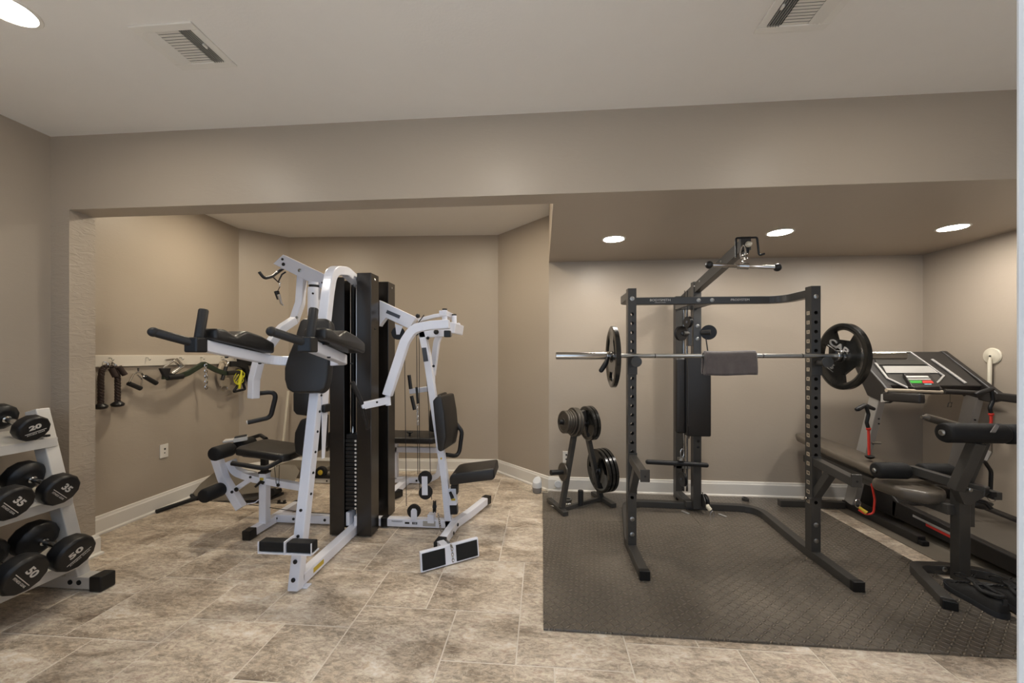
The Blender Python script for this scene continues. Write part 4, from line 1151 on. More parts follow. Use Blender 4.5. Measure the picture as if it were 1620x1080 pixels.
MB().tube(co, .003, 8).obj('spring', M_CHROME, SCp, smooth=True)
MB().tube([(.433, BY - .026, BZ - .01), (.415, BY - .04, BZ - .05), (.385, BY - .045, BZ - .095)], [.010, .017, .016], 14).ball((.385, BY - .045, BZ - .095), .0155).obj('grip', M_GRIP, SCp, smooth=True)
# towel folded over the bar
TWL = MB()
x0, x1 = 1.050, 1.372
def towel_sheet(off, lf, lb, xs0, xs1):
    nx, path = 26, []
    for k in range(12): path.append((-(off), -lf + lf * k / 12))
    for k in range(7):
        a = PI - PI * k / 6
        path.append((off * math.cos(a), off * math.sin(a)))
    for k in range(1, 12): path.append((off, -lb * k / 11))
    rows = []
    for i in range(nx + 1):
        s = i / nx; row = []
        for j, (py, pz) in enumerate(path):
            hang = max(0, -pz)
            wv = .004 * math.sin(s * 9 + j * .3) * hang / .1 + .003 * math.sin(s * 23 + 1.3) * hang / .1
            x = xs0 + (xs1 - xs0) * s + hang * .06 * (s - .4) * 2 * .5
            row.append(TWL.bm.verts.new((x, BY + py + wv * (1 if py < 0 else .6), BZ + .014 * 0 + pz - .003 * math.sin(s * 5))))
        rows.append(row)
    for i in range(nx):
        for j in range(len(path) - 1):
            TWL.bm.faces.new((rows[i][j], rows[i + 1][j], rows[i + 1][j + 1], rows[i][j + 1]))
towel_sheet(.0225, .125, .11, x0, x1)
towel_sheet(.0300, .118, .12, x0 + .006, x1 - .003)
o = TWL.obj('towel', M_TOWEL, None, smooth=True)
sm = o.modifiers.new('thick', 'SOLIDIFY'); sm.thickness = .006; sm.offset = 0
tag(o, 'grey terry towel folded over the middle of the barbell', 'towel')

# ------------------------------------------------------------------ plate tree
PT = thing('plate_tree', 'black steel A-shaped weight plate tree standing at the back of the mat', 'plate rack', (.33, 3.46, ZM))
zf_ = ZM
ax = V(.30, .175, 0).normalized()
LA, RA = V(.125, 3.385, zf_), V(.555, 3.615, zf_)
axd = (RA - LA).normalized(); fd = V(axd.y, -axd.x, 0)
def foot(c, hw, name='foot'):
    return MB().rtube([c + fd * hw, c - fd * hw], (0, 0, 1), .036, .045)
f_a = MB().rtube([V(.060, 3.56, zf_ + .019), V(.195, 3.245, zf_ + .019)], (0, 0, 1), .036, .05).obj('foot', M_RACK, PT, bevel=.003)
f_b = MB().rtube([V(.485, 3.76, zf_ + .019), V(.628, 3.46, zf_ + .019)], (0, 0, 1), .036, .05).obj('foot', M_RACK, PT, bevel=.003)
PA, PB_ = V(.165, 3.335, zf_ + .036), V(.535, 3.615, zf_ + .036)
AP = V(.335, 3.46, .86)
MB().rtube([PA, AP + V(-.02, -.01, 0)], axd.cross(V(0, 0, 1)), .042, .042).obj('leg', M_RACK, PT, bevel=.003)
MB().rtube([PB_, AP + V(.02, .01, 0)], axd.cross(V(0, 0, 1)), .042, .042).obj('leg', M_RACK, PT, bevel=.003)
MB().rtube([PA + V(0, 0, -.012), PB_ + V(0, 0, -.012)], (0, 0, 1), .03, .03).obj('cross_bar', M_RACK, PT, bevel=.003)
pc = V(.335, 3.43, zf_ + .03)
MB().cyl(pc, pc + V(0, 0, .125), .0235, 18).obj('bar_holder', M_GRIP, PT, smooth=True)
out = V(-.9, -.42, 0.0).normalized()
def peg(p0, d, L):
    d = Vector(d).normalized()
    o = MB().cyl(p0, p0 + d * L, .022, 18).obj('plate_peg', M_GRIP, PT, smooth=True)
    return p0, d
def orient(t, p, d):
    d = Vector(d).normalized(); t.location = p
    t.rotation_euler = (0, -math.asin(d.z), math.atan2(d.y, d.x))
# pegs: upper left, upper right, lower right, lower left
dL = V(-.88, -.44, .06); dR = V(.92, .38, .04)
uL, uR, lR, lL = V(.32, 3.44, .765), V(.36, 3.47, .745), V(.48, 3.56, .30), V(.205, 3.37, .345)
peg(uL, dL, .20); peg(uR, dR, .11); peg(lR, dR, .14); peg(lL, dL, .15)
kinds = [(.100, .022), (.100, .020), (.102, .018), (.110, .020), (.128, .026), (.128, .026)]
s = .018
names_ = ['innermost', 'second from the leg', 'third from the leg', 'fourth from the leg', 'second from the front', 'frontmost']
for k, (rr, th) in enumerate(kinds[::-1]):
    t = bumper_disc('weight_plate', 'small grey iron plate, upper left peg of plate tree, ' + names_[k], 'weight plate', rr * .98, th, M_IRON, 'small grey plates on the upper left peg')
    d = dL.normalized(); orient(t, uL + d * (s + th / 2), d); s += th + .002
text('STANDARD', .018, (-.0105, .0, .062), (0, -1, 0), (0, 0, 1), M_STEEL, t, ext=.0006)
s = .025
for k, (rr, th) in enumerate(((.152, .034), (.152, .034))):
    t = grip_plate('weight_plate', ['medium black plate, upper right peg of plate tree, nearer the leg', 'medium black plate, upper right peg of plate tree, outer one'][k], 'weight plate', rr, th, M_PLATE, 'medium plates on the upper right peg')
    d = dR.normalized(); orient(t, uR + d * (s + th / 2), d); s += th + .003
s = .018
for k, (rr, th) in enumerate(((.195, .034), (.195, .034), (.195, .034))):
    t = grip_plate('weight_plate', ['large black grip plate, lower right peg of plate tree, innermost', 'large black grip plate, lower right peg of plate tree, middle one', 'large black grip plate, lower right peg of plate tree, outermost'][k], 'weight plate', rr, th, M_PLATE, 'large plates on the lower right peg', a0=PI / 2 + k)
    d = dR.normalized(); orient(t, lR + d * (s + th / 2), d); s += th + .004
t = bumper_disc('weight_plate', 'single thin grey plate on the lower left peg of the tree', 'weight plate', .078, .014, M_IRON)
orient(t, lL + dL.normalized() * .032, dL)
# loose collars on the mat by the tree
o = MB().lathe((.232, 3.52, ZM), (0, 0, 1), [(.020, 0), (.034, 0), (.036, .01), (.030, .015), (.030, .028), (.036, .034), (.036, .044), (.020, .046), (.020, 0)], 28).obj('lock_collar', M_STEEL, None, smooth=True)
tag(o, 'grey metal ring collar lying on the mat behind the plate tree', 'barbell clip')
co = [V(.100 + .026 * math.cos(a), 3.45 + .026 * math.sin(a), ZM + .004 + .012 * a / 12.6) for a in [12.6 * k / 50 for k in range(51)]]
co += [V(.098, 3.452, ZM + .06), V(.092, 3.45, ZM + .125)]
o = MB().tube(co, .0032, 8).obj('spring_clip', M_CHROME, None, smooth=True)
tag(o, 'chrome spring clip standing on the mat beside the left foot of the plate tree', 'barbell clip')
o = MB().lathe((1.04 + .0, 3.77, ZM), (0, 0, 1), [(.02, 0), (.03, 0), (.03, .025), (.02, .025), (.02, 0)], 20).obj('lock_collar', M_RACK, None, smooth=True)
o.location = (.83, -.04, 0)
tag(o, 'dark grey ring collar on the mat by the back baseboard', 'barbell clip')
for x, y in ((1.215, 3.40), (1.50, 3.36)):
    o = MB().obox((x, y, ZM + .004), V(.018, -.03, 0), V(.008, .004, 0), V(0, 0, .003)).obj('metal_tab', M_SILV, None, bevel=.001)
    tag(o, 'small shiny metal tab on the mat in front of the rack rear bar, %s' % ('left one' if x < 1.3 else 'right one'), 'metal tab', 'metal tabs on the mat')

# ------------------------------------------------------------------ smart speaker and plugs
SP = thing('smart_speaker', 'white and grey smart speaker standing in front of the angled baseboard', 'speaker', (-.052, 3.815, 0))
prof = [(.001, 0), (.036, 0), (.042, .006), (.045, .03), (.046, .055)]
MB().lathe((-.052, 3.815, 0.001), (0, 0, 1), prof + [(.001, .055)], 32).obj('fabric_base', M_GREYF, SP, smooth=True)
b = MB(); rings = []
for i, z in enumerate((.056, .075, .10, .118, .128)):
    rr = (.0465, .0465, .0455, .043, .036)[i]
    rings.append([b.bm.verts.new((-.052 + rr * math.cos(q), 3.815 + rr * math.sin(q), z + (.022 * math.sin(q + .4) * (i / 4) ** 1.5))) for q in [2 * PI * k / 32 for k in range(32)]])
b._skin(rings); b.obj('body', M_JAMB, SP, smooth=True)
for k, pts in enumerate((fillet([(-.06, 3.86, .004), (-.16, 3.93, .004), (-.26, 3.96, .03), (-.17, 3.88, .004), (-.08, 3.79, .004)], .05, 6),)):
    MB().tube(pts, .0022, 6).obj('power_cord', M_BEIGE, SP, smooth=True)
MB().tube(fillet([(0.0, 3.80, .014), (.05, 3.78, .014), (.06, 3.83, .016), (.02, 3.84, .03), (.10, 3.85, .02), (.19, 3.86, .08), (.22, 3.872, .26)], .03, 6), .0022, 6).obj('power_cord', M_BEIGE, SP, smooth=True)
SPD = MB().lathe((.155, 3.862, .075), (0, -1, 0), [(.001, 0), (.036, 0), (.036, .008), (.032, .014), (.001, .014)], 28).obj('round_plug_cover', M_JAMB, None, smooth=True)
tag(SPD, 'round white disc leaning on the baseboard left of the plate tree', 'smart button')

# ================================================================== DUMBBELL RACK
DR = thing('dumbbell_rack', 'white three-tier dumbbell rack along the left wall, cut by the left edge', 'dumbbell rack', (-2.8, 1.5, 0))
ft = MB().rtube([(-3.02, 2.05, .045), (-2.56, 2.05, .045)], (0, 1, 0), .07, .07).obj('foot', M_RACKW, DR, bevel=.005)
MB().box((-2.578, 2.008, .002), (-2.505, 2.092, .088)).obj('end_cap', M_PLAST, ft, bevel=.008, seg=3)
for x in (-2.70, -2.645): bolt((x, 2.014, .05), (0, -1, 0), .014, M_DARK, ft)
MB().rtube([(-2.692, 2.05, .06), (-2.962, 2.05, 1.03)], (0, 1, 0), .065, .078).obj('upright', M_RACKW, DR, bevel=.005)
ft2 = MB().rtube([(-3.02, .75, .045), (-2.56, .75, .045)], (0, 1, 0), .07, .07).obj('foot', M_RACKW, DR, bevel=.005)
MB().rtube([(-2.672, .75, .06), (-2.93, .75, 1.03)], (0, 1, 0), .065, .10).obj('upright', M_RACKW, DR, bevel=.005)
SH = [(-2.853, .845), (-2.753, .505), (-2.653, .160)]
TILT = math.radians(17)
for (xf, zf) in SH:
    dx, dz = -math.cos(TILT), math.sin(TILT)
    b = MB()
    # tray: front lip, sloping deck, rear lip
    t_ = .004
    dl = .26
    pr_ = [(xf, zf - .028), (xf, zf + .024), (xf - .006, zf + .024), (xf - .006, zf - .010), (xf + dx * dl, zf - .010 + dz * dl), (xf + dx * dl, zf + .04 + dz * dl), (xf + dx * dl - .006, zf + .04 + dz * dl), (xf + dx * dl - .006, zf - .02 + dz * dl)]
    b.prism([(x, .60, z) for x, z in pr_], (0, 1.468, 0))
    b.obj('shelf', M_RACKW, DR, bevel=.0015)

def dumbbell(label, num, Rr, hl, gl, group, ro=0.0):
    """axis on local x, +x end carries the number"""
    t = thing('dumbbell', label, 'dumbbell', (0, 0, 0), group)
    N = 12
    for s in (1, -1):
        c0 = s * gl / 2
        pf = [(.022, 0), (Rr * .62, 0), (Rr * .90, hl * .16), (Rr, hl * .30), (Rr, hl * .84), (Rr * .90, hl), (.001, hl)]
        h = MB().lathe((c0, 0, 0), (s, 0, 0), pf, N, ang0=PI / 12).obj('head', M_URE, t, bevel=.004, seg=2, smooth=True)
        if s == 1:
            
            r = V(0, math.cos(ro), math.sin(ro)); u = V(0, -math.sin(ro), math.cos(ro))
            o = V(c0 + hl + .0002, 0, 0)
            text(num, Rr * .50, o + u * Rr * .20, r, u, M_LETTER, h, 'number', ext=.0007, bold=.0016, sx=1.4)
            MB().obox(o - u * Rr * .20, V(.0007, 0, 0), r * Rr * .62, u * .0016).obj('line', M_LETTER, h)
            text('FITNESS GEAR', Rr * .15, o - u * Rr * .34, r, u, M_LETTER, h, 'maker_name', ext=.0006, sx=1.1)
    MB().lathe((-gl / 2, 0, 0), (1, 0, 0), [(.019, 0), (.019, .012), (.0135, .016), (.0145, gl / 2), (.0135, gl - .016), (.019, gl - .012), (.019, gl)], 20).obj('handle', M_CHROME, t, smooth=True)
    return t
def put(t, tier, y, Rr, L, shift=0.0, tw=0.0):
    xf, zf = SH[tier]
    # rests across front lip and deck; centre of the dumbbell above the middle of the tray
    c = V(xf, y, zf + .024) + V(-math.cos(TILT), 0, math.sin(TILT)) * (L * .5 - .085 - shift)
    c += V(math.sin(TILT), 0, math.cos(TILT)) * (Rr * .985 + .008)
    t.location = c; t.rotation_euler = (0, TILT, tw)
specs = {0: [('20', .073, .072, .125, ['farthest from the camera', 'second from the far end', 'third from the far end', 'fourth']), 1.935, .215],
         1: [('35', .086, .086, .125, ['']), 1.95, .198],
         2: [('50', .095, .098, .125, ['']), 1.93, .208]}
ords = ['far end', 'second from the far end', 'third from the far end', 'fourth from the far end', 'fifth from the far end']
tiern = ['top', 'middle', 'bottom']
nums = {0: ['20', '20', '15', '15', '10', '10'], 1: ['35', '35', '30', '30', '25'], 2: ['50', '50', '45', '45', '40']}
for tier in range(3):
    _, y, dy = specs[tier]
    nm, Rr, hl, gl = specs[tier][0][:4]
    cnt = (5, 5, 5)[tier]
    for k in range(cnt):
        num = nums[tier][k]
        sc = 1 - .025 * (k // 2)
        t = dumbbell('black dumbbell marked %s, %s tier of the white rack, %s' % (num, tiern[tier], ords[k]) if k < 2 else
                     'black dumbbell, %s tier of the white rack, %s' % (tiern[tier], ords[k]), num, Rr * sc, hl * sc, gl, 'dumbbells on the white rack', math.radians(((16, 8), (-46, -50), (34, -55))[tier][k] if k < 2 else 10))
        put(t, tier, y - dy * k, Rr * sc, gl + 2 * hl * sc, shift=(-.060, -.01, 0)[tier])
tb_ = MB().box((-2.872, 2.01, .880), (-2.845, 2.03, .893)).obj('rubber_stop', M_PLAST, None, bevel=.003)
tag(tb_, 'small dark rubber piece on the top tier of the dumbbell rack', 'rubber stop')

# ================================================================== HANDLES ON THE BOARD
XB = XL + .02
def hook(y, z, name='wall_hook', label='small metal hook screwed into the white board'):
    o = MB().tube(fillet([(XB - .002, y, z + .02), (XB + .025, y, z + .02), (XB + .03, y, z - .005), (XB + .045, y, z + .008)], .01, 4), .003, 8).obj(name, M_STEEL, None, smooth=True)
    return tag(o, label, 'hook', 'hooks on the board')
hooks = [(2.72, 'behind the triceps rope'), (3.00, 'above the chrome handle'), (3.30, 'behind the chrome triangle'), (3.52, 'at the peak of the bent bar'), (3.76, 'above the leather strap'), (3.90, 'above the yellow cord')]
for y, l in hooks: hook(y, 1.31, label='small metal hook on the white board, ' + l)
XH = XB + .045
def hp(u, v, off=0.045):
    """point in front of the board, u,v measured on the photo's board detail"""
    return atx(130 + u / 5.4, 540 + v / 5.4, XB + off)
TR = thing('triceps_rope', 'dark brown triceps rope with two hanging ends at the left of the white board', 'cable rope', (XH, 2.7, 1.3))
for path in ([(240, 215), (200, 205), (168, 245), (160, 310), (159, 545)], [(250, 215), (275, 215), (300, 260), (303, 330), (303, 525)]):
    pts = fillet([hp(*p) for p in path], .03, 6)
    b = MB(); dense = []
    for i in range(len(pts) - 1):
        n_ = max(1, int((pts[i + 1] - pts[i]).length / .006))
        for q in range(n_): dense.append(pts[i].lerp(pts[i + 1], q / n_))
    for ph in (0, PI * 2 / 3, PI * 4 / 3):
        b.tube([p + V(.0085 * math.cos(i * .55 + ph), .0085 * math.sin(i * .55 + ph), 0) for i, p in enumerate(dense)], .011, 8)
    b.obj('rope', M_BROWNROPE, TR, smooth=True)
    e = pts[-1]
    MB().lathe(e + V(0, 0, .01), (0, 0, -1), [(.001, -.012), (.012, -.008), (.038, .012), (.042, .020), (.036, .034), (.018, .040), (.001, .040)], 20).obj('rubber_stopper', M_PLAST, TR, smooth=True)
for p, q in (((248, 230), (285, 300)), ((312, 215), (365, 285))):
    MB().tube([hp(*p, .06), hp(*q, .07)], .019, 12).obj('rope_end', M_BROWNROPE, TR, smooth=True)
for k in range(6):
    c = hp(190 + k * 20, 195 + (k % 2) * 14, .05)
    ring = [c + V(.008 * math.cos(2 * a), .019 * math.cos(a), .019 * math.sin(a + k)) for a in [2 * PI * q / 14 for q in range(14)]]
    MB().tube(ring, .0030, 6, closed=True).obj('clip_ring', M_CHROME, TR, smooth=True)
DH = thing('cable_handle', 'chrome cable handle with two black grips hanging right of the rope', 'cable handle', (XH, 2.95, 1.2))
MB().tube(fillet([hp(478, 225), hp(478, 262), hp(440, 275), hp(400, 350, .06)], .02, 5), .0065, 8).obj('yoke', M_CHROME, DH, smooth=True)
MB().tube(fillet([hp(455, 265), hp(500, 262), hp(520, 290), hp(545, 318, .06)], .02, 5), .0075, 8).obj('yoke', M_CHROME, DH, smooth=True)
MB().tube(fillet([hp(470, 285), hp(510, 322), hp(505, 395, .06)], .02, 5), .0055, 8).obj('yoke', M_CHROME, DH, smooth=True)
MB().tube([hp(396, 357, .06), hp(500, 402, .06)], .018, 14).obj('grip', M_GRIP, DH, smooth=True)
MB().tube([hp(534, 300, .06), hp(635, 358, .06)], .018, 14).obj('grip', M_GRIP, DH, smooth=True)
VH = thing('triangle_handle', 'chrome triangular row handle hanging behind the bent bar', 'cable handle', (XH, 3.22, 1.25))
MB().tube(fillet([hp(712, 160, .03), hp(805, 148, .03), hp(700, 220, .03), hp(690, 250, .03)], .008, 4), .008, 10).obj('frame', M_CHROME, VH, smooth=True)
MB().tube(fillet([hp(805, 148, .035), hp(868, 213, .035), hp(775, 280, .035)], .008, 4), .010, 10).obj('frame', M_CHROME, VH, smooth=True)
MB().tube(fillet([hp(790, 170, .02), hp(840, 215, .02), hp(760, 265, .02)], .008, 4), .009, 10).obj('frame', M_CHROME, VH, smooth=True)
GB = thing('curl_bar_attachment', 'dark green and black bent pulldown bar with flared left end hanging on the board', 'cable bar', (XH, 3.44, 1.28))
gp = [hp(690, 302, .09), hp(820, 303, .09), hp(905, 270, .085), hp(1035, 190, .07), hp(1150, 248, .08), hp(1215, 272, .085), hp(1335, 265, .09)]
MB().rtube(fillet(gp, [0, .08, .12, .02, .12, .08, 0], 6), (1, 0, 0), .026, .042).obj('bar', M_GREEN, GB, bevel=.008, seg=3, smooth=True)
MB().prism([hp(u, v, .080) for u, v in ((645, 228), (738, 228), (728, 268), (800, 285), (800, 315), (690, 318))], (.026, 0, 0)).obj('grip_flare', M_GRIP, GB, bevel=.006)
MB().tube([gp[1] + V(0, -.10, 0), gp[1] + V(0, .04, .004)], .0245, 14).obj('grip', M_GRIP, GB, smooth=True)
MB().tube([gp[-1] + V(0, -.16, 0), gp[-1]], .0245, 14).obj('grip', M_GRIP, GB, smooth=True)
ch_ = chain('hanging_chain', [hp(1057, 195, .105), hp(1060, 405, .105)], None, M_CHROME, link=.034, r=.0042)
tag(ch_, 'short steel chain hanging from the peak of the bent bar', 'chain')
o = MB().prism([hp(u, v, .006) for u, v in ((1175, 170), (1215, 160), (1225, 185), (1165, 265), (1180, 310), (1235, 310), (1250, 340), (1238, 385), (1168, 385), (1150, 335), (1140, 260))], (.03, 0, 0)).obj('ankle_strap', M_LEATHER, None, bevel=.008, seg=3, smooth=True)
tag(o, 'pale leather cuff strap hanging from the right part of the board', 'strap')
DSG = thing('stirrup_handle', 'black stirrup grip with chrome ring hanging in front of the leather cuff', 'cable handle', (XH, 3.78, 1.2))
MB().tube([hp(1196, 328, .08), hp(1230, 215, .08)], .017, 12).obj('grip', M_GRIP, DSG, smooth=True)
MB().tube(fillet([hp(1230, 215, .08), hp(1248, 178, .07), hp(1215, 155, .05), hp(1190, 160, .04)], .02, 5), .007, 8).obj('ring', M_CHROME, DSG, smooth=True)
c = hp(1213, 402, .05)
ring = [c + V(0, .042 * math.cos(a), .026 * math.sin(a)) for a in [2 * PI * q / 14 for q in range(14)]]
MB().tube(ring, .0045, 8, closed=True).obj('ring', M_CHROME, DSG, smooth=True)
YC = thing('exercise_band', 'yellow looped cord tangled with black straps at the right end of the board', 'exercise band', (XH, 3.9, 1.2))
for k in range(5):
    c = hp(1340 + k * 5, 300 + k * 9, .10); r1, r2 = .065 - .007 * k, .07 - .006 * k
    ring = [c + V(.012 * math.sin(3 * a + k), r1 * math.cos(a), r2 * math.sin(a + .5 * k)) for a in [2 * PI * q / 20 for q in range(20)]]
    MB().tube(ring, .0034, 6, closed=True).obj('loop', M_YEL, YC, smooth=True)
MB().tube([hp(1362, 245, .10), hp(1348, 330, .11), hp(1340, 402, .10)], [.008, .018, .014], 10).obj('wrapping', M_YEL, YC, smooth=True)
HS = thing('black_harness', 'black fabric harness strap bundled at the right end of the board', 'strap', (XH, 3.9, 1.28))
MB().prism([hp(u, v, .03) for u, v in ((1310, 138), (1400, 143), (1425, 175), (1412, 208), (1322, 190))], (.05, 0, 0)).obj('pouch', M_FOAM, HS, bevel=.012, seg=3, smooth=True)
MB().rtube(fillet([hp(1265, 190, .06), hp(1330, 192, .07), hp(1395, 215, .07), hp(1430, 335, .06)], .04, 5), (1, 0, 0), .03, .055).obj('strap', M_FOAM, HS, bevel=.004)
MB().rtube([hp(1380, 225, .05), hp(1375, 360, .05)], (1, 0, 0), .012, .04).obj('strap', M_FOAM, HS)
MB().tube(fillet([hp(1350, 345, .09), hp(1290, 432, .09), hp(1392, 408, .09), hp(1370, 345, .09)], .01, 3), .0125, 8).obj('foot_loop', M_FOAM, HS, smooth=True)

# ================================================================== BY THE LEFT WALL
AB = thing('folded_bench', 'grey vinyl folded exercise board lying on its side behind the leg roller', 'exercise board', (-2.8, 3.6, 0))
bp1 = [V(-3.10, 3.35, .02), V(-2.72, 3.35, .02), V(-2.50, 3.52, .03), V(-2.50, 3.66, .18), V(-2.84, 3.66, .35), V(-3.02, 3.56, .30)]
MB().prism([at(300, 778, 3.45), at(310, 790, 3.38), at(352, 793, 3.36), at(420, 789, 3.36), at(428, 772, 3.40), at(400, 752, 3.60), at(352, 741, 3.68), at(340, 748, 3.62)], V(.01, .05, .028)).obj('board', M_TAUPE, AB, bevel=.02, seg=4, smooth=True)
MB().tube(fillet([at(300, 781, 3.43), at(314, 793, 3.37), at(360, 795, 3.35), at(420, 792, 3.35), at(448, 780, 3.38)], .08, 6), .014, 8).obj('edge_trim', M_PLAST, AB, smooth=True)
MB().prism([at(372, 784, 3.33), at(420, 778, 3.35), at(462, 768, 3.42), at(470, 752, 3.55), at(462, 741, 3.62), at(440, 741, 3.62), at(400, 760, 3.45)], V(0, .05, .03)).obj('pad', M_TAUPE, AB, bevel=.022, seg=4, smooth=True)
MB().cyl(at(428, 779, 3.33), at(440, 776, 3.45), .036, 16).obj('end_roller', M_FOAM, AB, smooth=True)
SB = thing('exercise_mat', 'greyish folded mat lying against the back left corner behind the seat', 'mat', (-2.6, 4.1, 0))
MB().prism([(-2.95, 4.08, .0), (-2.42, 4.02, .0), (-2.30, 4.10, .0), (-2.35, 4.30, .0), (-2.9, 4.30, .0)], (0, 0, .075)).obj('fold', M_TAUPE, SB, bevel=.02, seg=4, smooth=True)
MB().prism([(-2.95, 4.06, .076), (-2.45, 4.00, .076), (-2.34, 4.08, .076), (-2.38, 4.28, .076), (-2.9, 4.30, .076)], (0, 0, .06)).obj('fold', M_TAUPE, SB, bevel=.02, seg=4, smooth=True)
o = MB().tube(fillet([V(-3.285, 3.055, .018), V(-3.265, 3.14, .020), V(-3.20, 3.42, .022)], .05, 5), [.017] * 8 if False else .017, 12).obj('foam_stick', M_FOAM, None, smooth=True)
tag(o, 'black foam-covered bar lying on the tiles along the left baseboard', 'exercise bar')
o = MB().cyl(at(443, 748, 4.20), at(456, 618, 4.27), .013, 12).obj('white_pole', M_BEIGE, None, smooth=True)
tag(o, 'slim white pole leaning in the back left corner', 'pole')
# floor bits
CL = thing('black_clip', 'small black plastic clip lying on the tiles behind the seat post', 'clip', (-2.37, 3.355, 0))
MB().box((-2.41, 3.34, .001), (-2.33, 3.37, .010)).box((-2.405, 3.342, .010), (-2.388, 3.366, .030)).box((-2.352, 3.342, .010), (-2.335, 3.366, .030)).obj('body', M_PLAST, CL, bevel=.003)
AR = thing('ab_roller', 'black exercise wheel with brass hub on a low white bar near the back wall', 'exercise wheel', (-2.3, 3.95, 0))
MB().rtube([(-2.50, 3.93, .030), (-2.10, 3.93, .030)], (0, 1, 0), .05, .05).obj('bar', M_RACKW, AR, bevel=.004)
for x in (-2.46, -2.26): bolt((x, 3.905, .03), (0, -1, 0), .009, M_PLAST, AR)
MB().box((-2.46, 3.90, .056), (-2.20, 3.96, .085)).obj('cradle', M_PLAST, AR, bevel=.004)
w_ = MB().lathe((-2.335, 3.955, .115), (0, -1, 0), [(.02, 0), (.055, .002), (.060, .010), (.060, .035), (.055, .043), (.03, .045), (.02, .03)], 28).obj('wheel', M_FOAM, AR, smooth=True)
MB().lathe((-2.335, 3.955, .115), (0, -1, 0), [(.001, .0), (.028, .0), (.026, .05), (.001, .055)], 20).obj('hub', M_YLAB, w_, smooth=True)
MB().rtube([(-2.16, 4.06, .03), (-2.05, 4.13, .50)], (0, 1, 0), .045, .045).obj('stay', M_RACKW, AR, bevel=.003)
# things on the leg developer seat
GD = thing('seat_clutter', 'small white and black device with a red print resting on the upper foam roller', 'device', (-2.36, 2.95, .68))
MB().obox((-2.36, 2.86, .695), V(.035, .03, .004), V(-.016, .022, 0), V(0, 0, .016)).obj('body', M_RACKW, GD, bevel=.004)
MB().obox((-2.36, 2.86, .716), V(.03, .026, .004), V(-.014, .02, 0), V(0, 0, .005)).obj('top', M_PLAST, GD, bevel=.004)
MB().lathe((-2.368, 2.838, .697), (-.5, -1, 0), [(.001, .0), (.010, .0), (.010, .004), (.001, .005)], 16).obj('dial', M_PLAST, GD, smooth=True)
MB().obox((-2.345, 2.855, .700), V(.012, .010, .001), V(.002, -.003, 0), V(0, 0, .006)).obj('print', M_REDL, GD)
o = MB().obox((-2.445, 2.865, .682), V(.045, .02, .004), V(-.02, .035, 0), V(0, 0, .009)).obj('folded_cloth', M_RACKW, None, bevel=.006, seg=3)
tag(o, 'small folded white cloth on the upper foam roller beside the device', 'cloth')

# ================================================================== ADJUSTABLE BENCH
BN = thing('weight_bench', 'adjustable weight bench with brown-black padding and foam rollers, right of the rack', 'weight bench', (2.4, 3.0, 0))
zb = .62
pad = []
pf = [(2.30, 2.84), (2.28, 3.3), (2.30, 3.70), (2.35, 3.80), (2.44, 3.80), (2.50, 3.70), (2.53, 3.3), (2.53, 2.90), (2.50, 2.84)]
def zback(y): return .50 + (y - 2.86) / .94 * .075
MB().prism([V(x, y, zback(y)) for x, y in pf], (0, 0, .058)).obj('backrest', M_BENCHV, BN, bevel=.022, seg=4, smooth=True)
MB().prism([V(x, y, .445 - (2.82 - y) * .03) for x, y in ((2.22, 2.80), (2.26, 2.84), (2.52, 2.84), (2.56, 2.80), (2.52, 2.62), (2.42, 2.54), (2.34, 2.54), (2.25, 2.62))], (0, 0, .075)).obj('seat', M_BENCHV, BN, bevel=.03, seg=5, smooth=True)
MB().rtube([(2.43, 3.78, .40), (2.43, 2.50, .43)], (1, 0, 0), .05, .06).obj('spine', M_RACK, BN, bevel=.003)
MB().rtube([(2.41, 3.62, .49), (2.41, 2.88, .455)], (1, 0, 0), .12, .025).obj('back_frame', M_RACK, BN, bevel=.003)
rf_ = MB().rtube([(2.10, 3.62, ZM + .027), (2.395, 3.62, ZM + .027)], (0, 1, 0), .05, .054).rtube([(2.405, 3.62, ZM + .027), (2.64, 3.62, ZM + .027)], (0, 1, 0), .05, .054).obj('rear_foot', M_RACK, BN, bevel=.003)
bolt((2.33, 3.595, ZM + .03), (0, -1, 0), .010, M_STEEL, rf_)
MB().rtube([(2.43, 3.62, ZM + .05), (2.43, 3.72, .40)], (1, 0, 0), .045, .045).obj('rear_post', M_RACK, BN, bevel=.003)
pst = MB().rtube([(2.475, 2.50, ZM), (2.475, 2.50, .57)], (1, 0, 0), .06, .056).obj('front_post', M_RACK, BN, bevel=.003)
MB().box((2.502, 2.478, .34), (2.535, 2.53, .54)).obj('side_plate', M_RACK, pst, bevel=.003)
MB().tube(fillet([(2.53, 2.49, .50), (2.58, 2.47, .49), (2.60, 2.46, .46)], .01, 3), .012, 10).obj('lever', M_PLAST, pst, smooth=True)
ff = MB().rtube(fillet([(2.15, 2.235, ZM + .024), (2.30, 2.60, ZM + .024), (2.50, 2.60, ZM + .024), (2.69, 2.54, ZM + .024), (2.765, 2.24, ZM + .024)], [0, .10, .05, .12, 0], 10), (0, 0, 1), .048, .055).obj('front_foot', M_RACK, BN, bevel=.003)
MB().obox((2.143, 2.218, ZM + .024), V(.014, .034, 0).normalized() * .016, V(.034, -.014, 0).normalized() * .031, V(0, 0, .0235)).obj('end_cap', M_PLAST, ff, bevel=.004)
bolt((2.455, 2.568, ZM + .03), (-.1, -1, 0), .014, M_STEEL, ff)
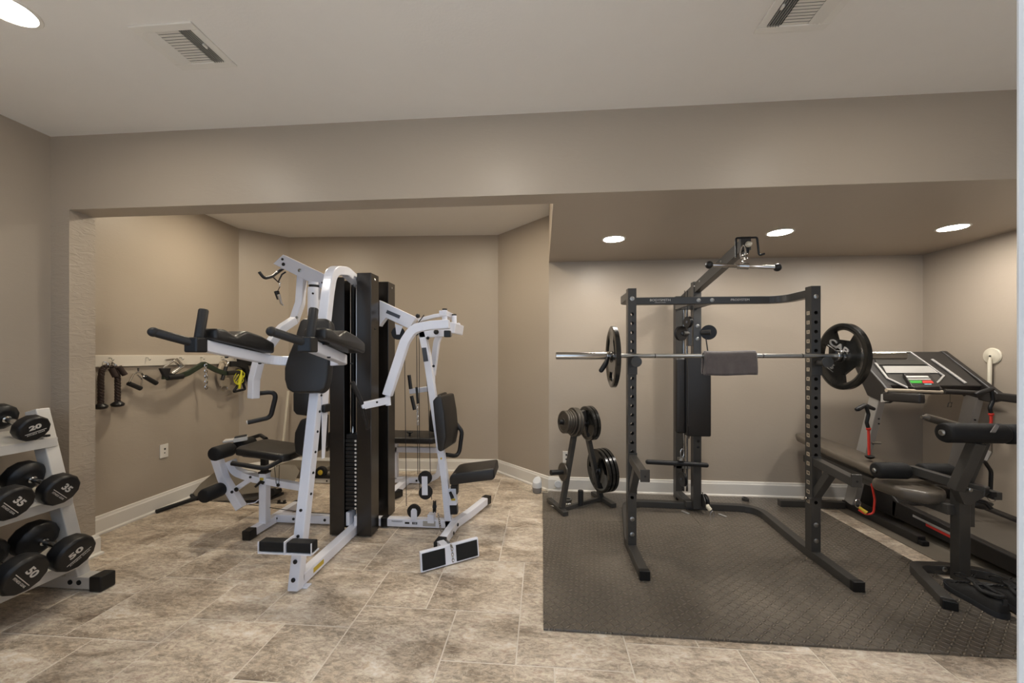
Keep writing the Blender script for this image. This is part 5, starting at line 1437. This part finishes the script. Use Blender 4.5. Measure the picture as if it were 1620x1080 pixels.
# leg developer and preacher roller
ar = MB().rtube([at(1440, 742, 2.76), at(1562, 778, 2.44)], (0, 0, 1), .055, .045).obj('leg_arm', M_RACK, BN, bevel=.003)
bolt(at(1535, 775, 2.43), (0, -1, 0), .011, M_STEEL, ar)
MB().prism([at(1512, 768, 2.44), at(1568, 780, 2.44), at(1534, 800, 2.44), at(1526, 798, 2.44)], (0, .05, 0)).obj('pivot_bracket', M_RACK, BN, bevel=.003)
MB().obox(at(1570, 782, 2.45), V(.022, 0, 0), V(0, .03, 0), V(0, 0, .022)).obj('square_socket', M_RACK, BN, bevel=.003)
MB().obox(at(1572, 782, 2.415), V(.014, 0, 0), V(0, .002, 0), V(0, 0, .014)).obj('socket_opening', M_DARK, BN)
rk = MB().cyl((2.19, 2.74, .590), (2.66, 2.74, .590), .010, 12).obj('roller_bar', M_RACK, BN, smooth=True)
for x0, L in ((2.195, .195), (2.47, .19)):
    r_ = roller((x0, 2.74, .590), (1, 0, 0), L, .052, BN)
bolt((2.195, 2.74, .590), (-1, 0, 0), .016, M_STEEL, BN, 'end_bolt', h=.012)
MB().rtube([at(1512, 774, 2.46), at(1545, 700, 2.40)], (0, 1, 0), .05, .058).obj('upper_arm', M_RACK, BN, bevel=.003)
MB().rtube([at(1527, 778, 2.52), at(1560, 700, 2.47)], (0, 1, 0), .02, .035).obj('upper_brace', M_RACK, BN, bevel=.003)
r_ = roller((2.285, 2.40, .908), (1, 0, 0), .315, .056, BN)
bolt((2.285, 2.40, .908), (-1, -.1, 0), .018, M_STEEL, BN, 'end_bolt', h=.014)
roller((2.605, 2.40, .905), (1, 0, 0), .30, .056, BN)
hd = MB().tube([at(1458, 659.5, 2.50), at(1463, 660, 2.50), at(1466, 660, 2.50), at(1520, 676, 2.52)], [.010, .012, .022, .026], 16).obj('curl_handle', M_BENCHV, BN, smooth=True)
# curved foam seat edge seen right of the post
MB().prism([(2.58, 2.55, .43), (2.58, 2.80, .43), (2.60, 2.80, .50), (2.64, 2.55, .47)], (.10, 0, -.02)).obj('side_pad', M_VINYL, BN, bevel=.02, seg=4, smooth=True)

# ================================================================== TREADMILL
TM = thing('treadmill', 'dark grey treadmill with silver uprights and a tilted console in the right corner', 'treadmill', (3.1, 3.0, 0))
TX0, TX1 = 2.80, 3.44
def dz_(y): return .125 + (y - 2.5) * .055
dk = MB().prism([(2.86, 1.75, dz_(1.75) - .03), (2.86, 3.32, dz_(3.32) - .03), (2.86, 3.32, dz_(3.32)), (2.86, 1.75, dz_(1.75))], (TX1 - TX0 - .12, 0, 0)).obj('belt', M_BELT, TM, bevel=.002)
for x in (TX0, TX1 - .06):
    rl = MB().prism([(x, 1.70, .03), (x, 3.34, .06), (x, 3.34, dz_(3.34) + .022), (x, 1.70, dz_(1.70) + .012)], (.06, 0, 0)).obj('side_rail', M_TBLK, TM, bevel=.008, seg=3)
    if x == TX0:
        MB().obox((TX0 - .001, 2.99, .128), V(.0012, 0, 0), V(0, .17, .009), V(0, 0, .008)).obj('silver_stripe', M_SILV, rl)
        MB().obox((TX0 - .001, 2.95, .106), V(.0012, 0, 0), V(0, .11, .006), V(0, 0, .009)).obj('red_stripe', M_REDL, rl)
MB().prism([(TX0, 3.30, .05), (TX0, 3.76, .05), (TX0, 3.78, .20), (TX0, 3.66, .31), (TX0, 3.40, .26), (TX0, 3.28, .19)], (TX1 - TX0, 0, 0)).obj('motor_hood', M_TBLK, TM, bevel=.02, seg=4, smooth=True)
for x in (2.69, 3.46):
    MB().rtube([(x, 2.97, .035), (x, 3.67, .035)], (1, 0, 0), .055, .058).obj('floor_tube', M_TBLK, TM, bevel=.004)
    MB().box((x - .025, 2.94, .006), (x + .025, 2.98, .04)).obj('foot', M_PLAST, TM, bevel=.006)
    x2 = x
    up_ = MB().rtube([(x2, 3.60, .06), (x2 + (.01 if x < 3 else -.05), 3.34, 1.03)], (1, 0, 0), .055, .095).obj('upright', M_TGREY, TM, bevel=.006)
    for z in (.80, .84):
        bolt((x2 + (.01 if x < 3 else -.05), 3.335, z), (0, -1, 0), .006, M_DARK, up_)
# console
cl = MB()
A, B_, C_, D_ = V(2.70, 3.56, 1.385), V(3.12, 3.56, 1.385), V(3.46, 3.28, 1.10), V(2.70, 3.22, 1.07)
body = [V(2.66, 3.60, 1.375), V(2.66, 3.54, 1.39), V(2.66, 3.25, 1.125), V(2.66, 3.16, 1.03), V(2.66, 3.24, 0.975), V(2.66, 3.40, 1.02)]
MB().prism(body, (.055, 0, 0)).obj('console_side', M_TBLK, TM, bevel=.010, seg=3)
bodyR = [V(3.36, 3.60, 1.375), V(3.36, 3.54, 1.39), V(3.40, 3.25, 1.125), V(3.42, 3.14, 1.03), V(3.40, 3.22, 0.99), V(3.38, 3.40, 1.02)]
MB().prism(bodyR, (.045, 0, 0)).obj('console_side', M_TBLK, TM, bevel=.010, seg=3)
MB().prism([V(2.70, 3.60, 1.365), V(2.70, 3.545, 1.382), V(2.70, 3.25, 1.115), V(2.70, 3.30, 1.04)], (.68, 0, 0)).obj('console_body', M_TBLK, TM, bevel=.008, seg=3)
# face plane of the console
P0 = V(2.7, 3.545, 1.387); EX = V(1, 0, 0); EY = (V(2.7, 3.25, 1.120) - P0).normalized(); NN = EX.cross(EY).normalized()
if NN.y > 0: NN = -NN
CAMP = V(0, 0, CAMH)
def onface(x, y, off=.0):
    p = at(x, y, 3.0); d = p - CAMP; q0 = P0 + NN * off
    return CAMP + d * ((q0 - CAMP).dot(NN) / d.dot(NN))
def facepoly(name, pix, m, h=.003, off=.001, parent=TM):
    return MB().prism([onface(x, y, off) for x, y in pix], NN * h).obj(name, m, parent)
def facebar(name, pix, m, w_=.012, h=.010, parent=TM):
    return MB().rtube([onface(x, y, h / 2) for x, y in pix], NN, h, w_).obj(name, m, parent, bevel=.002)
facepoly('display_band', [(1396, 579), (1470, 579), (1484, 590), (1402, 590)], M_SILV)
facepoly('display_window', [(1403, 592), (1484, 592), (1490, 600), (1478, 611), (1430, 611), (1410, 602)], M_RACK)
facepoly('upper_window', [(1380, 560), (1440, 559), (1466, 577), (1388, 577)], M_RACK)
facebar('silver_trim', [(1376, 557), (1440, 556.5), (1493, 594), (1484, 604), (1470, 612)], M_SILV)
facebar('silver_trim', [(1385, 574), (1404, 598), (1438, 614)], M_SILV, w_=.016)
facebar('silver_trim', [(1474, 568), (1500, 586), (1528, 606)], M_SILV, w_=.02)
kp = MB().prism([onface(1427, 593, .012), onface(1468, 593, .012), onface(1489, 618, .012), onface(1446, 622, .012)], NN * .02).obj('keypad', M_TBLK, TM, bevel=.004)
for pix, m in (([(1433, 594.5), (1467, 594.5), (1470, 597), (1435, 597)], M_LETTER), ([(1436, 598.5), (1471, 598.5), (1473, 601), (1438, 601)], M_SILV),
               ([(1439, 602), (1457.5, 602), (1458.5, 606), (1441, 606)], M_GREENL), ([(1459, 602), (1474, 602), (1477, 606), (1460, 606)], M_REDL), ([(1462, 607), (1473, 607), (1474, 608.3), (1463, 608.3)], M_CYAN)):
    facepoly('key_row', pix, m, h=.002, off=.033, parent=kp)
MB().ball(onface(1466, 613, .036), .013, sc=(1.2, 1, .7)).obj('safety_key', M_REDL, kp, smooth=True)
MB().tube([at(1402, 617, 3.16), at(1420, 617.5, 3.16), at(1498, 620, 3.16), at(1520, 621, 3.16)], .014, 14).obj('pulse_bar', M_LEATHER, TM, smooth=True)
MB().prism([at(1446, 612, 3.15), at(1487, 610, 3.15), at(1491, 623, 3.15), at(1452, 623, 3.15)], (0, .06, 0)).obj('console_nose', M_TBLK, TM, bevel=.008)
MB().tube([at(1494, 619, 3.14), at(1548, 622, 3.1)], .019, 14).obj('pulse_grip', M_TBLK, TM, smooth=True)
# hand rails
MB().tube(fillet([(2.70, 3.22, 1.035), (2.70, 2.95, 1.035)], .02), .001, 6).obj('rail_core', M_TBLK, TM)
MB().rtube([at(1400, 627, 3.20), at(1460, 630.5, 2.95)], (0, 0, 1), .068, .05).obj('hand_rail', M_TBLK, TM, bevel=.012, seg=3, smooth=True)
MB().rtube([at(1401, 617, 3.24), at(1400, 636, 3.22)], (1, 0, 0), .012, .07).obj('rail_trim', M_SILV, TM, bevel=.003)
MB().rtube([(3.42, 3.18, 1.04), (3.42, 2.35, 1.01)], (0, 0, 1), .06, .055).obj('hand_rail', M_TBLK, TM, bevel=.012, seg=3, smooth=True)
# safety clip tag
ct = MB().tube([at(1503, 623, 3.12), at(1503, 637, 3.12)], .0015, 6).obj('clip_cord', M_CABLE, TM)
MB().tube([at(1500.5, 637, 3.12), at(1506, 636.5, 3.12), at(1504.5, 643.5, 3.12), at(1499, 643.5, 3.12)], .003, 6, closed=True).obj('clip', M_PLAST, ct)
bolt(at(1378, 700, 3.42), (0, -1, 0), .018, M_PLAST, TM, 'side_bolt', h=.02)
MB().cyl(at(1378, 700, 3.40), at(1393, 700.5, 3.40), .010, 10).obj('lock_pin', M_STEEL, TM, smooth=True)

# ------------------------------------------------------------------ resistance tubes with T grips
def tgrip(label, hd, stem, band, foot_, loc):
    t = thing('resistance_tube', label, 'exercise band', loc, 'resistance tubes')
    MB().tube(hd, [.012] + [.0165] * (len(hd) - 2) + [.012], 12).obj('grip', M_GRIP, t, smooth=True)
    MB().tube(fillet(stem, .03, 6), .012, 12).obj('stem', M_PLAST, t, smooth=True)
    MB().ball(stem[-1], .015).obj('joint', M_RED, t, smooth=True)
    MB().tube(fillet(band, .05, 6), .0085, 12).obj('band', M_RED, t, smooth=True)
    if foot_: MB().lathe(foot_, (0, 0, -1), [(.006, -.01), (.030, 0), (.026, .012), (.012, .022), (.001, .024)], 18).obj('stopper', M_PLAST, t, smooth=True)
    return t
tgrip('red tube with a black T grip hanging at the left treadmill upright', [at(1354, 648, 3.0), at(1357, 647, 3.0), at(1367, 641.5, 3.05), at(1371, 641, 3.05)],
      [at(1370, 642, 3.04), at(1374, 655, 3.04), at(1371, 668, 3.04), at(1374, 678, 3.04)], [at(1374, 678, 3.04), at(1375, 722, 3.04)], at(1376, 721, 3.04), (2.37, 3.04, .6))
MB_ = MB().tube([at(1371, 642, 3.05), at(1382, 646.5, 3.12)], [.0165, .013], 12).obj('grip', M_GRIP, bpy.data.objects['resistance_tube'], smooth=True)
tgrip('red tube with a black grip hanging on the right treadmill rail under the wall disc', [at(1543, 624, 3.0), at(1547, 622.5, 3.0), at(1566, 616, 3.05), at(1571, 615, 3.05)],
      [at(1569, 618, 3.05), at(1571, 634, 3.05), at(1566, 645, 3.05), at(1568, 655, 3.05)], [at(1568, 655, 3.05), at(1568, 668, 3.05), at(1538, 760, 3.05)], None, (3.1, 3.05, .9))
LB2 = MB().tube(fillet([at(1379, 765, 3.0), at(1384, 790, 3.0), at(1382, 812, 3.0), at(1370, 814, 3.02), at(1358, 806, 3.05)], .07, 8), .0068, 10).obj('red_band_end', M_RED, None, smooth=True)
tag(LB2, 'red rubber tube curling down under the bench to a snap clip', 'exercise band')
CB = thing('snap_clip', 'brass and black snap clip at the lower end of the red tube', 'clip', at(1360, 806, 3.05))
MB().tube([at(1371, 811, 3.02), at(1359, 802, 3.05)], [.014, .010], 10).obj('sleeve', M_YLAB, CB, smooth=True)
ring = [at(1357, 796, 3.05) + V(.018 * math.cos(a), 0, .032 * math.sin(a)) for a in [2 * PI * q / 14 for q in range(14)]]
MB().tube(ring, .003, 8, closed=True).obj('ring', M_CHROME, CB, smooth=True)
# hanging strap with white tag and black loop at the right
HB = thing('wrist_strap', 'grey-white strap tied over the foam roller with a black cord loop below', 'strap', (2.75, 2.7, .9))
MB().rtube([at(1578, 672, 2.34), at(1571, 683, 2.34), at(1558, 706, 2.5)], (0, 1, 0), .004, .02).obj('webbing', M_GREYF, HB)
MB().rtube([at(1563, 712, 2.6), at(1556, 727, 2.6)], (0, 1, 0), .01, .035).obj('white_buckle', M_RACKW, HB, bevel=.003)
MB().tube(fillet([at(1552, 730, 2.62), at(1558, 730, 2.62), at(1568, 745, 2.62), at(1567, 775, 2.62)], .05, 6), .010, 10).obj('cord_loop', M_PLAST, HB, smooth=True)
MB().tube(fillet([at(1569, 690, 2.7), at(1569, 716, 2.7), at(1560, 730, 2.7)], .04, 6), .004, 8).obj('thin_cord', M_BENCHV, HB, smooth=True)
ML = thing('round_clip', 'chrome ring clip hanging beside the bench pivot', 'clip', at(1570, 785, 2.62))
ring = [at(1570, 785, 2.6) + V(.028 * math.cos(a), .0, .032 * math.sin(a)) for a in [2 * PI * q / 18 for q in range(18)]]
MB().tube(ring, .003, 8, closed=True).obj('ring', M_CHROME, ML, smooth=True)
MB().cyl(at(1562, 778, 2.60), at(1576, 780, 2.60), .012, 12).obj('pin', M_CHROME, ML, smooth=True)
# disc and rod on the right wall
WD = thing('wall_rod_mount', 'round beige disc on the right wall with a rod hanging down from it', 'wall mount', (XR - .005, 3.307, 1.345))
MB().lathe((XR, 3.307, 1.345), (-1, 0, 0), [(.001, 0), (.062, 0), (.064, .006), (.058, .012), (.030, .014), (.024, .018), (.001, .018)], 36).obj('disc', M_BEIGE, WD, smooth=True)
MB().tube([(XR - .02, 3.307, 1.335), (XR - .03, 3.30, 1.29), (XR - .035, 3.298, 1.07)], [.006, .013, .012], 14).obj('rod', M_BEIGE, WD, smooth=True)
MB().lathe((XR - .019, 3.307, 1.345), (-1, 0, 0), [(.001, 0), (.006, 0), (.006, .006), (.001, .008)], 12).obj('screw', M_DARK, WD)

# ================================================================== SHOES
def shoe(label, loc, rz):
    """sneaker with its toe on local +x"""
    t = thing('sneaker', label, 'shoe', (0, 0, 0), 'pair of sneakers on the mat')
    st = [(-.142, .020), (-.132, .033), (-.10, .038), (-.05, .036), (0, .038), (.05, .045), (.09, .048), (.12, .042), (.140, .030), (.150, .014)]
    def spline_y(x): return .006 * math.sin((x + .14) * 11)
    b = MB(); rings = []
    for x, w_ in st:
        toe = .014 * max(0, (x - .07) / .08) ** 2
        rings.append([b.bm.verts.new(p) for p in ((x, -w_ + spline_y(x), toe), (x, w_ + spline_y(x), toe), (x, w_ * 1.08 + spline_y(x), .018 + toe), (x, w_ * 1.05 + spline_y(x), .030 + toe * .8), (x, -w_ * 1.05 + spline_y(x), .030 + toe * .8), (x, -w_ * 1.08 + spline_y(x), .018 + toe))])
    b._skin(rings); b.obj('sole', M_SOLE, t, smooth=True, ang=50)
    hs = [.075, .092, .090, .080, .088, .078, .060, .048, .040, .034]
    b = MB(); rings = []
    for (x, w_), h in zip(st, hs):
        ring = []; m_ = 11; top = h; zb = .027
        for k in range(m_):
            a_ = PI * k / (m_ - 1)
            yy = math.cos(a_); zz = math.sin(a_) ** (.62 if x < .03 else .8)
            ring.append(b.bm.verts.new((x, w_ * yy * (1 - .18 * zz) + spline_y(x), zb + (top - zb) * zz)))
        rings.append(ring)
    b._skin(rings); b.obj('upper', M_SHOE, t, smooth=True, ang=80)
    ring = [V(-.072 + .060 * math.cos(a), spline_y(-.07) + .030 * math.sin(a), .098 + .012 * abs(math.cos(a))) for a in [2 * PI * q / 24 for q in range(24)]]
    MB().tube(ring, .0095, 10, closed=True).obj('collar', M_SHOE, t, smooth=True)
    MB().prism([(-.072 + .056 * math.cos(a), spline_y(-.07) + .027 * math.sin(a), .090) for a in [2 * PI * q / 20 for q in range(20)]], (0, 0, .005)).obj('opening', M_DARK, t)
    MB().obox((-.002, 0.004, .112), V(.030, 0, .006), V(0, .020, 0), V(-.002, 0, .006)).obj('tongue', M_SHOE, t, bevel=.005, seg=3, smooth=True)
    for k in range(5):
        x = .092 - k * .020; z = .052 + k * .011
        MB().tube([(x, -.026, z), (x - .004, .004, z + .012), (x, .034, z)], .0032, 8).obj('lace', M_PLAST, t, smooth=True)
    for s in (-1, 1):
        MB().tube(fillet([(.015, .004, .112), (.030, s * .035, .140), (.070, s * .055, .115), (.045, s * .015, .100), (.02, .004, .112)], .02, 6), .0030, 8).obj('lace', M_PLAST, t, smooth=True)
    MB().obox((-.141, 0, .085), V(.003, 0, 0), V(0, .009, 0), V(0, 0, .016)).obj('heel_tab', M_SOLE, t, bevel=.002)
    t.location = loc; t.rotation_euler = (0, 0, rz)
    return t
shoe('black sneaker with loose laces on the mat in front of the bench post', (2.345, 2.292, ZM), math.radians(88))
shoe('black sneaker mostly hidden behind the first one at the right edge', (2.500, 2.27, ZM), math.radians(82))
